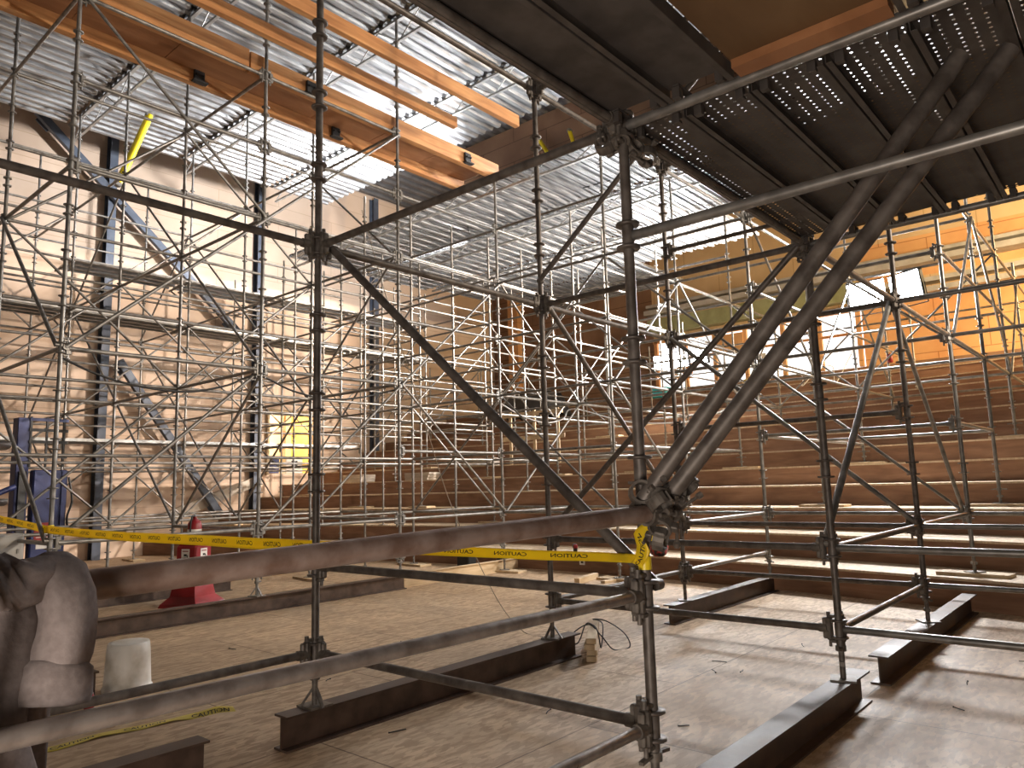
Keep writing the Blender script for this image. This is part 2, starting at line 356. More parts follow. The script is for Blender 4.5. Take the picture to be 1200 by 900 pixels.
bxs = MB(); bxs.box((0, 0, .25), (.5, .4, .5), 'blue', None, .02); bxs.box((0, 0, .53), (.54, .44, .06), 'white', None, .02)
one('storage_tub', bxs, 'blue tub with white lid on the doorway floor', 'tub', (9.6, WALL + .5, 2.1))
bxs = MB(); bxs.box((0, 0, .25), (.6, .45, .5), 'white', None, .02); bxs.box((0, -.228, .3), (.2, .01, .2), 'black')
one('cardboard_box', bxs, 'white box with black mark on the doorway floor', 'box', (10.4, WALL + .55, 2.1))

# ------------------------------------------------------------------ scaffold kit
PR = .0245
def collar_mb(m):
    mb = MB()
    for dz in (-.055, .055):
        mb.lathe([(PR, dz - .008), (.05, dz - .008), (.056, dz - .004), (.056, dz + .006), (PR, dz + .006)], (0, 0, 0), m, 14)
    mb.tube((0, 0, -.05), (0, 0, .05), PR + .004, m, 12, caps=False)
    return mb
COLLAR = {'dark': collar_mb('dark').mesh('collar'), 'galv': collar_mb('galv').mesh('collar')}
def head_mb(m):
    """ledger end casting, local +X points away from the post"""
    mb = MB()
    mb.box((.062, 0, 0), (.036, .05, .15), m, None, .008)
    mb.box((.088, 0, .045), (.035, .034, .05), m, None, .008); mb.box((.088, 0, -.045), (.035, .034, .05), m, None, .008)
    mb.box((.045, 0, .082), (.05, .04, .02), m, None, .005); mb.box((.045, 0, -.082), (.05, .04, .02), m, None, .005)
    mb.tube((.064, 0, -.075), (.064, 0, -.118), .011, m, 6); mb.tube((.064, 0, .075), (.064, 0, .108), .013, m, 8)
    mb.tube((.07, -.034, -.02), (.07, .034, -.02), .008, m, 6)
    mb.tube((.075, 0, 0), (.13, 0, 0), PR + .006, m, 10)
    return mb
HEAD = {'dark': head_mb('cast').mesh('ledger_head'), 'galv': head_mb('galv').mesh('ledger_head')}
def jack_mb(kind, m, h):
    """base jack under a post: screw, nut with handles, sole plate (z=0 is the bearing surface)"""
    mb = MB()
    mb.box((0, 0, .006), (.16, .16, .012), m); mb.tube((0, 0, .012), (0, 0, h), .019, m, 10)
    if kind == 'tripod':
        for a in range(3):
            t = a * 2 * PI / 3 + .5; mb.box((.048 * math.cos(t), .048 * math.sin(t), .06), (.012, .02, .14), m, Matrix.Rotation(t, 3, 'Z') @ Matrix.Rotation(-.62, 3, 'Y'))
        mb.tube((0, 0, h - .075), (0, 0, h - .045), .032, m, 10); mb.box((.035, 0, h - .055), (.07, .022, .018), m)
    else:
        mb.tube((0, 0, h - .05), (0, 0, h - .015), .034, m, 8)
        for sg in (-1, 1): mb.box((sg * .065, 0, h - .03), (.09, .022, .014), m, Matrix.Rotation(.12 * sg, 3, 'Y'))
        mb.box((0, 0, h * .45), (.075, .03, .03), m)
    return mb
JACKH = .235
JACK = {(k, m): jack_mb(k, {'dark': 'cast', 'galv': 'galv'}[m], JACKH).mesh('base_jack') for k in ('tripod', 'wing') for m in ('dark', 'galv')}
ROWN = {-1: 'row beyond the overhead plank deck', 0: 'row under the overhead plank deck', 1: 'middle floor beam row', 2: 'row left of the middle row', 3: 'red extinguisher stand row',
        4: 'first row past the extinguisher', 5: 'second row past the extinguisher', 6: 'third row past the extinguisher', 7: 'row nearest the cream wall'}
NEAR = {(0, 0), (0, 1), (1, 1), (1, 0), (2, 0), (2, 1), (0, 3), (1, 3), (-1, 0), (-1, 1), (3, 1), (3, 0), (2, 3), (3, 3)}
BEAMTOP = .206
ONBEAM = {(0, 0), (1, 0), (2, 0), (0, 1), (1, 1), (2, 1), (3, 1), (0, 3), (1, 3), (0, 4), (1, 4), (-1, 1), (-1, 0), (2, 3)}
DARK = {(0, 0), (0, 1), (1, 1), (1, 0), (2, 0), (2, 1), (-1, 0), (-1, 1)}
def base_z(i, j):
    if (i, j) in ONBEAM: return BEAMTOP
    z = tier_z(i * S, j * S)
    return z
def top_z(i, j):
    if j <= 0 and i <= 1: return 3.42 if (i, j) != (1, 0) else 5.6
    if j < 0: return 3.42
    if i * S > 13.5: return K(9) + .35
    if 7 < i * S: return K(13) - .04
    return K(17) - .06
posts = {}
def exists(i, j):
    if j == 2 and i < 3: return False
    if j == -1 and i > 5: return False
    if i < 0: return (i, j) in ((-1, 0), (-1, 1))
    if i * S > 18.3: return False
    return True
for j in range(-1, 8):
    for i in range(-1, 9):
        if not exists(i, j): continue
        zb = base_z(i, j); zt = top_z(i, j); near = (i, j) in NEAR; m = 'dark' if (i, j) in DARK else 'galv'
        if (i, j) == (0, 1): zt = K(17) - .06
        o_lab = f"{'shade-darkened brown' if m == 'dark' else 'grey galvanized'} scaffold post, {ORD[i + 2]} from the camera, {ROWN[j]}"
        mb = MB(); pad = 0. if (i, j) in ONBEAM else .04
        z0 = zb + pad + JACKH - .05
        cut = 1.75 if i < 0 else zt
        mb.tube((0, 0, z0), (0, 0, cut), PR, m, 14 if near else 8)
        ks = [k for k in range(0, 18) if z0 + .08 < K(k) < cut - .05]
        if not near:
            for k in ks:
                for dz in (-.055, .055): mb.tube((0, 0, K(k) + dz - .008), (0, 0, K(k) + dz + .008), .052, m, 8)
        root = one('scaffold_post', mb, o_lab, 'scaffold post', (i * S, j * S, 0), (0, 0, 0), 'scaffold posts')
        posts[(i, j)] = (z0, zt)
        if near:
            for k in ks:
                if i * S < 6 or k < 10: link('collar', COLLAR[m], root, (0, 0, K(k)))
        link('base_jack', JACK[('tripod' if (i, j) in ((0, 1), (1, 1), (1, 3)) else 'wing', m)], root, (0, 0, zb + pad), (0, 0, .3 * i))
        if pad and zb < 4.3:
            q = MB(); q.box((0, 0, .02), (.28, .75, .04), 'lumber', None, .004)
            one('sole_board', q, f'timber sole board under the {ORD[i + 1]} post of the {ROWN[j]}', 'sole board', (i * S, j * S, zb), (0, 0, random.uniform(-.15, .15)), 'sole boards under posts')

for j, i_s in ((3, (4.5, 5.5)), (4, (2.5, 3.5, 4.5, 5.5)), (5, (2.5, 3.5, 4.5, 5.5)), (6, (3.5, 4.5))):
    for i in i_s:
        x, y = i * S, j * S; zb = tier_z(x, y); mb = MB(); zt = K(13) - .06; z0 = zb + JACKH
        mb.tube((0, 0, z0), (0, 0, zt), PR * .9, 'galv', 8)
        for k in range(18):
            if z0 + .1 < K(k) < zt - .05:
                for dz in (-.05, .05): mb.tube((0, 0, K(k) + dz - .008), (0, 0, K(k) + dz + .008), .048, 'galv', 8)
        nxt = ORD[int(i) + 2]
        o = one('scaffold_post', mb, f'slender in-between post, just past the {nxt} post, {ROWN[j]}', 'scaffold post', (x, y, 0), (0, 0, 0), 'in-between scaffold posts')
        link('base_jack', JACK[('wing', 'galv')], o, (0, 0, zb + .002))
        for k in (4, 7, 10):
            if K(k) < zb + .9: continue
            tag(link('scaffold_ledger', MB().tube((0, 0, 0), (S / 2 - .06, 0, 0), .021, 'galv', 8).mesh('tube'), None, (x + .03, y, K(k) + .12)), f"short tube {({4: 'under the first lift', 7: 'above the first lift', 10: 'above the second lift'})[k]}, past {nxt} post, {ROWN[j]}", 'scaffold tube', 'short level tubes')
LIFTN = {0: 'near the floor', 1: 'at waist height', 2: 'at chest height', 3: 'below the first lift', 4: 'just below plank deck', 5: 'on the first lift', 6: 'just over first lift', 7: 'guarding the first lift', 9: 'on the second lift', 10: 'just over second lift', 11: 'guarding the second lift', 13: 'on the third lift', 17: 'on the top lift'}
TUBE = {}
def tube_mesh(L, m, r, n):
    key = (round(L, 3), m, r, n)
    if key not in TUBE:
        TUBE[key] = MB().tube((0, 0, 0), (L, 0, 0), r, m, n).mesh('tube')
    return TUBE[key]
def at_post(i, j, z):
    return (i, j) in posts and posts[(i, j)][0] - .02 < z < posts[(i, j)][1] + .02
def ledger(i, j, k, axis, m=None, cat='scaffold tube'):
    a = (i, j); b = (i + 1, j) if axis == 'x' else (i, j + 1); z = K(k)
    if not (at_post(*a, z) and at_post(*b, z)): return
    if z < max(tier_z(a[0] * S, a[1] * S), tier_z(b[0] * S, b[1] * S)) + .15: return
    near = a in NEAR and b in NEAR
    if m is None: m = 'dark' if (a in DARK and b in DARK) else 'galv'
    g = .115 if near else .03
    name = 'scaffold_ledger' if axis == 'x' else 'scaffold_transom'
    if axis == 'x': lab = f'level tube {LIFTN[k]}, {ORD[i + 2]} bay of the {ROWN[j]}'
    else: lab = f'cross tube {LIFTN[k]} from {ORD[i + 2]} post, {ROWN[j]}, leftward'
    me = tube_mesh(S - 2 * g, m, PR, 12 if near else 8)
    rz = 0 if axis == 'x' else PI / 2
    d = V((1, 0, 0)) if axis == 'x' else V((0, 1, 0))
    o = tag(link(name, me, None, V((a[0] * S, a[1] * S, z)) + d * g, (0, 0, rz)), lab, cat, 'level tubes along the rows' if axis == 'x' else 'cross tubes between the rows')
    if near:
        link('ledger_head', HEAD[m], o, (-g, 0, 0)); link('ledger_head', HEAD[m], o, (S - g, 0, 0), (0, 0, PI))
def brace_between(a, za, b, zb, lab, m='galv', r=.021, off=.05, grp='diagonal braces', n=8):
    A = V((a[0] * S, a[1] * S, za)); B = V((b[0] * S, b[1] * S, zb)); d = (B - A).normalized()
    h = V((d.x, d.y, 0)).normalized(); side = V((h.y, -h.x, 0)) * off
    A = A + side + h * .03; B = B + side - h * .03
    mb = MB(); L = (B - A).length
    mb.tube((0, 0, 0), (L, 0, 0), r, m, n)
    for x in (0, L): mb.tube((x, -.012, 0), (x, .035, 0), .026, m, 8)
    rot = d.to_track_quat('X', 'Z').to_euler()
    return one('diagonal_brace', mb, lab, 'brace', A, rot, grp)

LED = {}
for j in range(-1, 8):
    for i in range(-1, 8):
        for k in (0, 1, 5, 9, 13, 17):
            if k == 0 and (j > 3 or i > 2): continue
            if j == -1 and k not in (0, 1, 5): continue
            if j in (0, 1) and i < 0 and k in (0, 1, 5): pass
            elif i < 0: continue
            if j in (1,) and i == 0 and k in (0, 1): continue
            if j == 0 and i == 0 and k in (0, 1): continue
            if j == 0 and i == -1 and k in (0, 1): continue
            if j == 1 and i == -1 and k == 1: continue
            if j == 1 and i == 1 and k == 1: continue
            if j == 1 and k == 9 and i == 0: pass
            ledger(i, j, k, 'x')
for j in range(-1, 7):
    for i in range(0, 8):
        for k in (0, 1, 4, 5, 9, 13, 17):
            if k == 0 and (j > 0 or i > 2 ): continue
            if k == 4 and not (j == -1 and i == 0): continue
            if j == -1 and i == 0 and k < 2: continue
            if j == -1 and k not in (0, 1, 4, 5): continue
            if j >= 4 and k == 1 and i < 3: continue
            ledger(i, j, k, 'y')
# lower transom from the second post of the middle row is real in the photograph at the floor as well
# guard tubes of the wall-side walkways and on the right
for j in (3, 4, 5, 6, 7):
    for i in range(0, 8):
        for k in ((6, 7, 10, 11, 3) if j >= 6 else (3, 7, 11)):
            if j == 3 and i < 2 and k < 9: continue
            ledger(i, j, k, 'x')
for j in (2, 3, 4, 5, 6):
    for i in range(3, 8):
        for k in (3, 7, 11): ledger(i, j, k, 'y')
for i in (3, 4, 5, 6):
    for k in (3, 7): ledger(i, 0, k, 'x'); ledger(i, 2, k, 'x'); ledger(i, 1, k, 'x')
for i in (2, 3, 4, 5):
    for k in (3, 7): ledger(i, 0, k, 'y')

# measured braces of the near bays
BR = []
def nb(a, ka, b, kb, lab, m='dark', r=.025, off=.05):
    brace_between(a, K(ka) if isinstance(ka, int) else ka, b, K(kb) if isinstance(kb, int) else kb, lab, m, r, off, 'near diagonal braces', 12)
nb((0, 1), 5, (0, 0), 1, 'long dark brace falling from the second near post to the taped post', 'dark', .027, -.09)
nb((1, 1), 5, (2, 1), 1, 'dark brace falling right from the post at the end of the middle beam', 'dark', .024, .05)
nb((1, 0), 5, (1, 1), 1, 'dark brace from the post on the right beam down to the middle beam post', 'dark', .024, -.05)
nb((2, 1), 5, (2, 0), 1, 'grey brace crossing low in front of the seating steps', 'galv', .024, .05)
nb((2, 0), 5, (1, 0), 1, 'pale round brace leaning between the two right hand posts', 'galv', .026, .05)
nb((1, 1), 3.42, (1, 0), 5.38, 'dark brace rising from the middle beam post beneath the overhead deck', 'dark', .024, .05)
nb((2, 0), 5, (3, 0), 1, 'grey brace falling right from the post above the pale round brace', 'galv', .022, -.05)
nb((0, 3), 5, (1, 3), 9, 'brace rising right from the tall post that holds the tape', 'galv', .022, .05)
nb((0, 3), 1, (1, 3), 5, 'brace rising behind the red extinguisher stand', 'galv', .022, -.05)
nb((0, 4), 5, (0, 3), 1, 'grey brace falling to the tall taped post at far left', 'galv', .024, .05)
nb((0, 4), 9, (0, 3), 5, 'grey brace falling to the tall left post at first lift', 'galv', .024, .05)
# braces of the far bays
for j in range(3, 8):
    for i in range(0, 7):
        for n_, (k0, k1) in enumerate(((1, 5), (5, 9), (9, 13), (13, 17))):
            if j == 3 and i == 0 and n_ < 2: continue
            if not (at_post(i, j, K(k0)) and at_post(i + 1, j, K(k1)) and at_post(i, j, K(k1)) and at_post(i + 1, j, K(k0))): continue
            if K(k0) < tier_z((i + 1) * S, j * S) + .15: continue
            if (i * 3 + j * 5 + n_) % 4 == 3: continue
            up = (i + j + n_) % 2 == 0
            a, b = ((i, j), (i + 1, j))
            brace_between(a, K(k0 if up else k1), b, K(k1 if up else k0), f"brace {'rising' if up else 'falling'} to the {ORD[n_ + 1]} lift, {ORD[i + 2]} bay, {ROWN[j]}", 'galv', .02, .045 if j % 2 else -.045)
for j in (0, 1, 2):
    for i in range(3, 7):
        for n_, (k0, k1) in enumerate(((1, 5), (5, 9), (9, 13))):
            if not (at_post(i, j, K(k0)) and at_post(i + 1, j, K(k1)) and at_post(i, j, K(k1)) and at_post(i + 1, j, K(k0))): continue
            if K(k0) < tier_z((i + 1) * S, j * S) + .15: continue
            up = (i + j + n_) % 2 == 0
            brace_between((i, j), K(k0 if up else k1), (i + 1, j), K(k1 if up else k0), f"brace {'rising' if up else 'falling'} to the {ORD[n_ + 1]} lift, {ORD[i + 2]} bay, {ROWN[j]}", 'galv', .02, .045)
for j in range(0, 7):
    for i in range(1, 8):
        for n_, (k0, k1) in enumerate(((1, 5), (5, 9), (9, 13), (13, 17))):
            if i < 3 and j < 3: continue
            if not (at_post(i, j, K(k0)) and at_post(i, j + 1, K(k1)) and at_post(i, j, K(k1)) and at_post(i, j + 1, K(k0))): continue
            if K(k0) < tier_z(i * S, (j + 1) * S) + .15: continue
            if (i * 2 + j + n_) % 3 == 1: continue
            up = (i + j + n_) % 2 == 1
            brace_between((i, j), K(k0 if up else k1), (i, j + 1), K(k1 if up else k0), f"cross brace {'rising' if up else 'falling'} to the {ORD[n_ + 1]} lift, {ORD[i + 2]} post, {ROWN[j]}", 'galv', .02, .045 if i % 2 else -.045)

# ------------------------------------------------------------------ near guard rails and couplers
ra0, ra1 = V((-2.62, .268, 1.327)), V((.06, -.112, 1.418))
rail_top = one('guard_rail', MB().tube((0, 0, 0), ((ra1 - ra0).length, 0, 0), .037, 'rustpipe', 24), 'rust-brown top guard pipe running from the grey sweatshirt to the taped post', 'guard rail', ra0, (ra1 - ra0).to_track_quat('X', 'Z').to_euler())
def near_rail(j, k, lab, m='rail', tilt=.03):
    g = .115
    o = tag(link('guard_rail', tube_mesh(S - g - .03, m, PR * .93, 20), None, (-S + .03, j * S, K(k) + tilt), (0, math.atan2(tilt, S), 0)), lab, 'guard rail')
    link('ledger_head', HEAD['dark'], o, (S - .03, 0, 0), (0, 0, PI))
near_rail(0, 1, 'bare steel middle guard pipe sloping across the foreground below the rusty pipe')
near_rail(0, 0, 'short visible lower guard pipe at the foot of the taped post')
def coupler(loc, rot, lab, r=.034):
    mb = MB()
    for (dx, ax) in ((0, 'z'), (.075, 'y')):
        n = 16; vs = []; w = .024
        for k in range(n + 1):
            t = 2 * PI * (k / n) * .92 + .25
            for (rr, s_) in ((r, -w), (r + .012, -w), (r + .012, w), (r, w)):
                p = V((rr * math.cos(t), rr * math.sin(t), s_))
                if ax == 'y': p = V((p.x, p.z, p.y))
                vs.append(p + V((dx, 0, 0)))
        fs = [(4 * k + a, 4 * k + (a + 1) % 4, 4 * k + 4 + (a + 1) % 4, 4 * k + 4 + a) for k in range(n) for a in range(4)] + [(0, 1, 2, 3), (4 * n, 4 * n + 3, 4 * n + 2, 4 * n + 1)]
        mb.add(vs, fs, 'cast')
    mb.box((.038, 0, 0), (.03, .05, .05), 'cast', None, .006)
    mb.tube((-.02, -r - .03, 0), (.02 + r, -r - .03, 0), .008, 'cast', 8); mb.tube((.03 + r, -r - .03, 0), (.052 + r, -r - .03, 0), .015, 'cast', 6)
    mb.tube((.075, r + .02, -.05), (.075, r + .02, .05), .008, 'cast', 8); mb.tube((.075, r + .02, .045), (.075, r + .02, .066), .015, 'cast', 6)
    mb.box((-.01, -r - .02, 0), (.03, .03, .04), 'cast', None, .004); mb.box((.075, r + .012, 0), (.04, .03, .03), 'cast', None, .004)
    return one('pipe_coupler', mb, lab, 'coupler', loc, rot, 'clamps at the taped post')
def band(t, spin, lab, r=.040):
    o = coupler(ra1 - (ra1 - ra0).normalized() * t, (0, 0, 0), lab, r)
    q = (ra1 - ra0).to_track_quat('Z', 'Y') @ Matrix.Rotation(spin, 3, 'Z').to_quaternion(); o.rotation_euler = q.to_euler(); return o
band(.155, 2.5, 'dark clamp fixing the taped post to the rusty top pipe')
band(.075, 1.9, 'dark clamp at the foot of the left leaning pipe')
band(.018, 1.2, 'dark clamp at the cut end of the rusty top pipe')
def big(loc, rot, lab):
    o = coupler(loc, rot, lab, .040); return o
big((-.10, -.06, 1.50), (1.35, .2, -.85), 'dark open clamp standing on the rusty pipe left of the taped post')
big((.035, -.14, 1.49), (.9, -.5, -.6), 'dark clamp at the foot of the right leaning pipe')
big((-.055, -.12, 1.36), (.4, .9, .6), 'dark clamp hanging below the rusty pipe beside the tape tail')
coupler((-.03, .0, 3.13), (.4, .2, 1.9), 'dark clamp high on the taped post just under the deck')
coupler((.05, -.03, 3.10), (1.2, .4, -.4), 'dark clamp behind the top of the taped post')
coupler((2.44, -.03, 3.13), (.4, .2, 1.0), 'dark clamp under the deck corner on the right beam post')
def lean(a, b, lab):
    a, b = V(a), V(b)
    one('leaning_pipe', MB().tube((0, 0, 0), ((b - a).length, 0, 0), .036, 'dark', 20), lab, 'brace', a, (b - a).to_track_quat('X', 'Z').to_euler(), 'twin leaning pipes')
lean((-.09, -.02, 1.42), (.362, -1.32, 3.165), 'left of twin thick dark pipes leaning up to the overhead deck')
lean((-.02, -.11, 1.44), (.452, -1.472, 3.165), 'right of twin thick dark pipes leaning up to the overhead deck')

# ------------------------------------------------------------------ steel floor beams
def ibeam(x0, x1, y, lab, m='rust', h=BEAMTOP, w=.14, name='steel_beam', rz=0):
    mb = MB(); tf = .013; tw = .010; L = x1 - x0
    poly = [(-w / 2, 0), (w / 2, 0), (w / 2, tf), (tw / 2, tf), (tw / 2, h - tf), (w / 2, h - tf), (w / 2, h), (-w / 2, h), (-w / 2, h - tf), (-tw / 2, h - tf), (-tw / 2, tf), (-w / 2, tf)]
    mb.prism(poly, 0, L, m, 'x')
    o = one(name, mb, lab, 'beam', (x0, y, 0), (0, 0, rz))
    return o
def shoe(x, y, lab, m='rust'):
    mb = MB(); mb.box((0, 0, .003), (.30, .15, .006), m); mb.box((0, -.077, -.03), (.30, .005, .07), m)
    one('bearing_plate', mb, lab, 'plate', (x, y, BEAMTOP), group='bearing plates on floor beams')
ibeam(-.24, 2.76, S, 'rusty steel floor beam in the middle with its near end in view')
ibeam(4.5, 7.42, S, 'rusty steel floor beam reaching the first seating step beyond the middle beam')
ibeam(-3.2, 2.78, 0, 'rusty steel floor beam entering from the bottom right with shiny worn top')
ibeam(3.25, 6.86, 0, 'rusty steel floor beam at the right ending against the first seating step')
ibeam(-1.2, 4.95, 3 * S, 'long rusty steel floor beam behind the white bucket')
ibeam(-1.2, 3.4, 4 * S, 'rusty steel floor beam behind the red extinguisher stand')
ibeam(-3.4, -.45, 4.72, 'short rusty steel floor beam ending behind the white bucket')
ibeam(-4.2, -.72, S, 'rusty steel floor beam cut by the bottom left edge')
ibeam(5.02, 7.8, 3 * S + .1, 'tan timber beam continuing the long steel beam to the steps', 'lumber', .206, .09, 'timber_sill')
for (x, y) in ((0, S), (S, S), (2 * S, S), (0, 0), (S, 0), (2 * S, 0), (S, 3 * S), (3 * S, S)):
    pass

# ------------------------------------------------------------------ overhead perforated plank deck
PW = S / 8
def plank_mb(L, w, m, holes):
    mb = MB(); y0, y1 = -w / 2 + .006, w / 2 - .006; zt = .05
    def strip(ya, yb): mb.add([(0, ya, zt), (L, ya, zt), (L, yb, zt), (0, yb, zt)], [(0, 1, 2, 3)], m)
    if holes:
        hr = .0062; nx = 58; NQ = 6; rows = [y0 + (y1 - y0) * (q + .5) / NQ for q in range(NQ)]; cw = (y1 - y0) / NQ; cx = L / nx
        for q in range(NQ):
            for p in range(nx):
                c = V((cx * (p + .5), rows[q], zt)); sq = [(-cx / 2, -cw / 2), (0, -cw / 2), (cx / 2, -cw / 2), (cx / 2, 0), (cx / 2, cw / 2), (0, cw / 2), (-cx / 2, cw / 2), (-cx / 2, 0)]
                vs = [c + V((a, b, 0)) for a, b in sq] + [c + V((hr * math.cos(math.atan2(b, a)), hr * math.sin(math.atan2(b, a)), 0)) for a, b in sq]
                mb.add(vs, [(t, (t + 1) % 8, 8 + (t + 1) % 8, 8 + t) for t in range(8)], m)
    else: strip(y0, y1)
    for y, s_ in ((y0, 1), (y1, -1)):
        mb.box((L / 2, y, zt - .03), (L, .003, .06), m); mb.box((L / 2, y + s_ * .012, zt - .06), (L, .024, .003), m)
    return mb
def hook_mb(w, m):
    mb = MB()
    for y in (0,):
        mb.box((0, y, .045), (.11, .03, .006), m); mb.box((-.055, y, .02), (.006, .03, .05), m); mb.box((.045, y, .01), (.03, .034, .05), m)
    return mb
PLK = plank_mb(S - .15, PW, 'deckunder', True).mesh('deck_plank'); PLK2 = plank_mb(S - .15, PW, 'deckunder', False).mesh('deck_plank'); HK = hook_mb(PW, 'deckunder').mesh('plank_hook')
deck_z = K(5) - .012
for bay, x0 in (('far', 0.), ('near', -S)):
    for q in range(8):
        if bay == 'near' and q in (2, 3): continue
        lab = f"perforated steel deck plank, {ORD[q + 1]} from the deck edge, {'beyond the taped post' if bay == 'far' else 'straight overhead'}"
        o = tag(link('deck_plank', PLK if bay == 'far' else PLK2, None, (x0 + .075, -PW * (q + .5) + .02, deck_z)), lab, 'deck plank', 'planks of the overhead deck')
        
        for hy in (-PW * .32, PW * .32): link('plank_hook', HK, o, (-.02, hy, 0)); link('plank_hook', HK, o, (S - .13, hy, 0), (0, 0, PI))
for n_, (x, y, a, b, lb) in enumerate(((1.55, -.62, 1.7, 1.0, 'left'), (1.42, -1.62, 1.7, .95, 'middle'), (.62, -.32, .5, .42, 'small'), (1.55, -2.35, 1.5, .5, 'right'), (.35, -1.92, .55, .30, 'narrow'))):  # sheets added over the deck to block light through the plank holes
    q = MB(); q.box((0, 0, 0), (a, b, .015), 'ply'); one('light_block_sheet', q, f'{lb} added plywood sheet blocking light through the overhead planks', 'plywood', (x, y, deck_z + .062 + .0 * n_), (0, 0, .05 * (n_ - 2)))
pm = MB(); pm.box((0, 0, 0), (S - .12, 2 * PW - .02, .018), 'ply'); pm.box((S / 2 - .10, 0, -.03), (.09, 2 * PW - .03, .038), 'timberdark'); pm.box((-S / 2 + .10, 0, -.03), (.09, 2 * PW - .03, .038), 'timberdark')
one('plywood_sheet', pm, 'brown plywood sheet with lumber cleats filling a gap in the overhead deck', 'plywood', (-S / 2, -PW * 3 + .02, deck_z + .045))

# ------------------------------------------------------------------ lower bright plank deck (third lift, beyond the beams)
LP = MB(); q = plank_mb(S - .1, .30, 'sheet', False)
LP.add(q.v, q.f, 'sheet')
for yy in (-.05, .05): LP.box(((S - .1) / 2, yy, .035), (S - .1, .05, .03), 'sheet')
LPM = LP.mesh('deck_plank')
for b, x0 in enumerate((3 * S, 4 * S, 5 * S, 6 * S)):
    for q in range(52):
        y = -1.2 + q * .305
        if (b == 2 and not 5.2 < y < 14.2) or (b == 3 and not 8.5 < y < 13.5): continue
        tag(link('deck_plank', LPM, None, (x0 + .05, y, K(13) + .05)), f"steel plank of the lower bright deck high above the steps, {ORD[b + 1]} span from the camera", 'deck plank', f"lower deck planks, {ORD[b + 1]} span")
# bearer joists under the upper deck
def joist(x, y0, y1, z, lab, dep=.42, m='plank', nseg=None):
    mb = MB(); L = y1 - y0; n = nseg or int(L / .55)
    mb.box((0, L / 2, -.02), (.06, L, .04), m); mb.box((0, L / 2, -dep), (.05, L, .04), m)
    for k in range(n):
        a = L * k / n; b = L * (k + 1) / n
        mb.tube((0, a, -.03 if k % 2 else -dep), (0, b, -dep if k % 2 else -.03), .012, m, 5)
    one('bearer_joist', mb, lab, 'joist', (x, y0, z), group='open-web joists under the bright deck')
for n_, x in enumerate((-S + .0, 0.07, S + .07, 2 * S + .07, 3 * S + .07)):
    joist(x, -3.9, 15.2, UD - .005, f'{ORD[n_ + 1]} open-web joist from the camera under the bright corrugated deck')
for n_, x in enumerate((3 * S, 4 * S, 5 * S)):
    joist(x + .09, -1.2, 14.4, K(13) + .04, f'{ORD[n_ + 1]} open-web joist from the camera under the lower bright deck', .3)

# ------------------------------------------------------------------ orange timber beams
def timber(x0, x1, y, z0, h, w, lab, m='timber'):
    mb = MB(); mb.box(((x1 - x0) / 2, 0, h / 2), (x1 - x0, w, h), m, None, .006)
    return one('timber_beam', mb, lab, 'beam', (x0, y, z0))
tz = K(13) + .03
timber(-3.4, 2.2, 7.42, tz, .30, .12, 'near orange timber beam, left length, carrying the ply soffit')
timber(2.22, 7.5, 7.42, tz - .01, .29, .12, 'near orange timber beam, right length, with its end grain in view')
timber(-3.4, 7.45, 8.32, tz, .32, .12, 'darker orange timber beam on the far side of the ply soffit')
timber(-3.4, 5.5, 6.55, tz + .02, .18, .10, 'thin orange timber beam just right of the ply soffit')
timber(-3.4, 6.2, 5.78, tz + .02, .20, .10, 'thin bright orange timber beam farthest right of the timbers')
sm = MB()
for k in range(9): sm.box((-3.4 + 1.2 * k + .6, 7.87, tz + .20), (1.19, .76, .03), 'timberdark')
one('plywood_soffit', sm, 'jointed brown plywood soffit between two orange timber beams', 'plywood')
for n_, (x, y) in enumerate(((1.9, 8.24), (4.3, 8.24), (3.2, 7.34), (6.6, 7.34))):
    mb = MB(); mb.box((0, 0, 0), (.16, .05, .22), 'rubber', None, .01); mb.box((0, -.03, -.09), (.22, .09, .03), 'rubber', None, .005)
    for sx in (-.05, .05): mb.tube((sx, -.02, .02), (sx, -.06, .02), .016, 'rubber', 6)
    one('beam_bracket', mb, f"black bolted bracket on the {'far' if y > 8 else 'near'} timber beam, {'left' if n_ % 2 == 0 else 'right'} one", 'bracket', (x, y, tz + .1), group='black brackets on the timbers')

# ------------------------------------------------------------------ walkways along the cream wall
WP = plank_mb(S - .08, .30, 'plank', False); WP.box(((S - .08) / 2, 0, .03), (S - .08, .06, .03), 'plank')
WPM = WP.mesh('walkway_plank')
for lv, k in enumerate((4, 9, 11)):
    for i in range(0, 5):
        if lv == 2 and i < 1: continue
        for q in range(3):
            x = i * S + .04
            if K(k) < tier_z(x + S, 14.8) + 1: continue
            tag(link('walkway_plank', WPM, None, (x, 6 * S + .2 + q * .305, K(k) + .016)), f"steel plank in bay {ORD[i + 1]} of the {('lowest', 'middle', 'upper')[lv]} walkway along the cream wall", 'walkway plank', f"{('lowest', 'middle', 'upper')[lv]} walkway planks, bay {ORD[i + 1]}")
    for i in range(0, 6):
        if lv == 2 and i < 1: continue
        if K(k) < tier_z(i * S, 15) + 1: continue
        mb = MB(); mb.tube((0, 0, 0), (0, 1.0, 0), .024, 'galv', 8); mb.tube((0, .05, -.5), (0, .9, -.03), .02, 'galv', 8); mb.box((0, 0, -.05), (.07, .03, .16), 'galv')
        one('walkway_bracket', mb, f"side bracket at post {ORD[i + 1]} under the {('lowest', 'middle', 'upper')[lv]} wall walkway", 'bracket', (i * S, 6 * S + .03, K(k) - .02), group='brackets carrying the wall walkways')
wb = MB(); wb.box((1.2, 0, .04), (2.4, .24, .045), 'lumber', None, .004)
one('scaffold_board', wb, 'pale timber board lying on the middle walkway by the cream wall', 'board', (1.6, 6 * S + .32, K(9) + .085), (0, 0, .02))

